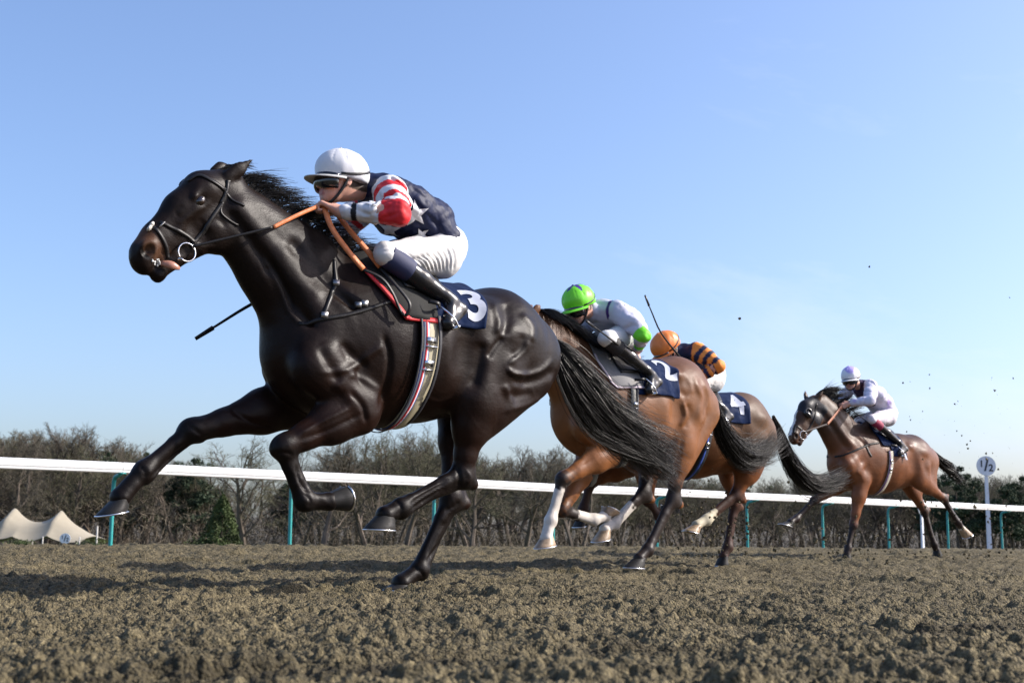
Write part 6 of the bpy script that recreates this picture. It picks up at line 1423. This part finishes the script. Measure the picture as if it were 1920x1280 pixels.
# manes and tails
tail(H1, [[(1035, 632, 0), (1082, 690, 0), (1130, 770, 0.02), (1195, 835, 0.02), (1262, 905, 0)], [(1038, 640, 0), (1085, 700, 0), (1140, 780, 0), (1190, 840, 0), (1255, 895, 0)], [(1036, 636, 0), (1080, 670, 0.05), (1140, 730, 0.08), (1205, 770, 0.10), (1272, 792, 0.10)], [(1032, 650, 0), (1055, 740, 0), (1095, 810, 0), (1150, 850, 0), (1245, 890, 0)], [(1036, 640, 0), (1080, 705, 0), (1130, 785, 0), (1185, 830, 0), (1265, 900, 0)]], 3200, 0.0016, 4, 0.042)
tail(H2, [[(1338, 740, 0), (1355, 800, 0), (1390, 838, 0), (1430, 838, 0), (1462, 806, 0)], [(1338, 748, 0), (1358, 815, 0), (1395, 850, 0), (1435, 855, 0), (1466, 830, 0)], [(1335, 760, 0), (1352, 825, 0), (1385, 868, 0), (1410, 872, 0), (1430, 876, 0)]], 1300, 0.0019, 5, 0.042)
tail(H3, [[(1450, 780, 0), (1467, 830, 0), (1486, 880, 0), (1530, 915, 0), (1588, 895, 0)], [(1450, 785, 0), (1468, 838, 0), (1492, 888, 0), (1535, 918, 0), (1575, 908, 0)], [(1450, 780, 0), (1472, 850, 0), (1500, 880, 0), (1530, 900, 0), (1580, 880, 0)]], 1200, 0.0022, 6, 0.036)
tail(H4, [[(1742, 838, 0), (1762, 862, 0), (1785, 878, 0), (1803, 902, 0)], [(1742, 842, 0), (1765, 872, 0), (1785, 888, 0), (1800, 905, 0)]], 420, 0.0034, 7, 0.032)
mane(H1, [(446, 340, 0), (480, 352, 0), (520, 385, 0), (570, 420, 0), (620, 462, 0), (665, 495, 0)], 1500, 0.0014, 0.19, V(-1, 0.05, 0.16), 8, side=0.45)
mane(H1, [(405, 318, 0), (420, 318, 0), (435, 325, 0)], 160, 0.0014, 0.12, V(-1, 0.05, 0.15), 9, 'forelock', side=0.2)
mane(H2, [(1000, 578, 0), (1035, 612, 0), (1065, 640, 0), (1100, 670, 0)], 900, 0.0020, 0.17, V(-1, 0.35, -0.35), 10, side=0.5)
mane(H2, [(1000, 580, 0), (1035, 612, 0), (1065, 640, 0), (1105, 672, 0)], 800, 0.0020, 0.20, V(-0.6, 0.8, -0.7), 17, side=1.0)
mane(H3, [(1125, 690, 0), (1160, 720, 0), (1200, 745, 0)], 300, 0.003, 0.22, V(-1, 0.2, 0.3), 11)
mane(H4, [(1530, 738, 0), (1550, 750, 0), (1572, 765, 0), (1600, 795, 0)], 700, 0.0030, 0.26, V(-1, 0.1, 0.30), 12, side=0.5)
# stars on the jacket of the leading jockey
stm = mat('star_white', (0.62, 0.62, 0.64), 0.5)
def star_at(J, px, py, r, rot=0.0, off=0.007):
    fr = J['frame']; d = ray(px, py); dl = np.array([d @ fr.x, d @ fr.y, d @ fr.z]); o = L_(fr, CAM); h_, n_ = J['jsurf'].hit(o, dl)
    if h_ is None: return
    n_ = unit(n_ * 0.5 - dl * 0.5); ux = unit(np.cross(V(0, 0, 1), n_)); uy = np.cross(n_, ux)
    pts = [h_ + n_ * 0.1 + (ux * math.cos(rot + math.pi / 2 + i * math.pi / 5) + uy * math.sin(rot + math.pi / 2 + i * math.pi / 5)) * (r if i % 2 == 0 else r * 0.40) for i in range(10)]
    project_shape(J, J['jsurf'], pts, stm, J['jacket'], 'star', off, -n_, 4)
star_at(J1, 779, 402, 0.072, 0.15); star_at(J1, 730, 430, 0.065, -0.1); star_at(J1, 790, 441, 0.045, 0.5); star_at(J1, 697, 382, 0.035, 0.3)
# ---- dirt thrown up by the hooves
def clod_mesh(rs, c, r):
    mb = MB(); mb.ball(c, r, None, 6, 5); mb.v = [tuple(np.array(v) + rs.randn(3) * r * 0.33) for v in mb.v]; return mb
rs = np.random.RandomState(21)
for px, py, D, r in ((1828, 950, 13.0, 0.030), (1392, 992, 11.5, 0.024), (1385, 1012, 11, 0.020), (1528, 1013, 13.5, 0.036), (1546, 1010, 13.6, 0.028), (1662, 1053, 11.5, 0.030), (1641, 1006, 14, 0.018), (1650, 974, 14, 0.016), (1600, 978, 14.5, 0.014), (1813, 833, 14, 0.014), (1790, 757, 14, 0.012), (1630, 500, 10, 0.010), (1387, 597, 9.0, 0.014), (1491, 940, 13, 0.014), (1710, 967, 15, 0.016), (1735, 940, 16, 0.018), (1452, 1030, 12, 0.02), (1487, 1022, 12.5, 0.024), (1677, 976, 14, 0.016), (1893, 558, 15, 0.010)):
    c = at_depth(px, py, D); mb = clod_mesh(rs, V(0, 0, 0), r * 0.75); o = mb.build('clod', M_SOIL, None, smooth=False); o.location = c; tag(o, 'lump of dirt flung up in the air by the hooves', 'clod', 'clods of dirt in the air behind the horses')
mb = MB(); n = 0
while n < 1300:
    k = rs.rand()
    if k < 0.45: px, py, D = rs.uniform(1440, 1900), 1050 - abs(rs.randn()) * 60, rs.uniform(12.5, 16)
    elif k < 0.52: px, py, D = rs.uniform(1690, 1900), rs.uniform(700, 1000), rs.uniform(15, 19)
    elif k < 0.85: px, py, D = rs.normal(1330, 60), 1045 - abs(rs.randn()) * 70, rs.uniform(9.5, 12)
    else: px, py, D = rs.normal(1590, 30), 1050 - abs(rs.randn()) * 30, rs.uniform(14, 15)
    c = at_depth(px, py, D)
    if c[2] < 0.02: continue
    r = 0.0030 + 0.010 * rs.rand() ** 3; d = clod_mesh(rs, c, r) if r > 0.0075 else None
    if d is None: d = MB(); d.ball(c, r, None, 4, 3)
    mb.add(d.v, d.f); n += 1
o = mb.build('dirt_spray', M_SOIL, None, smooth=False); tag(o, 'fine spray of dirt specks in the air round the horses', 'dirt', kind='stuff')
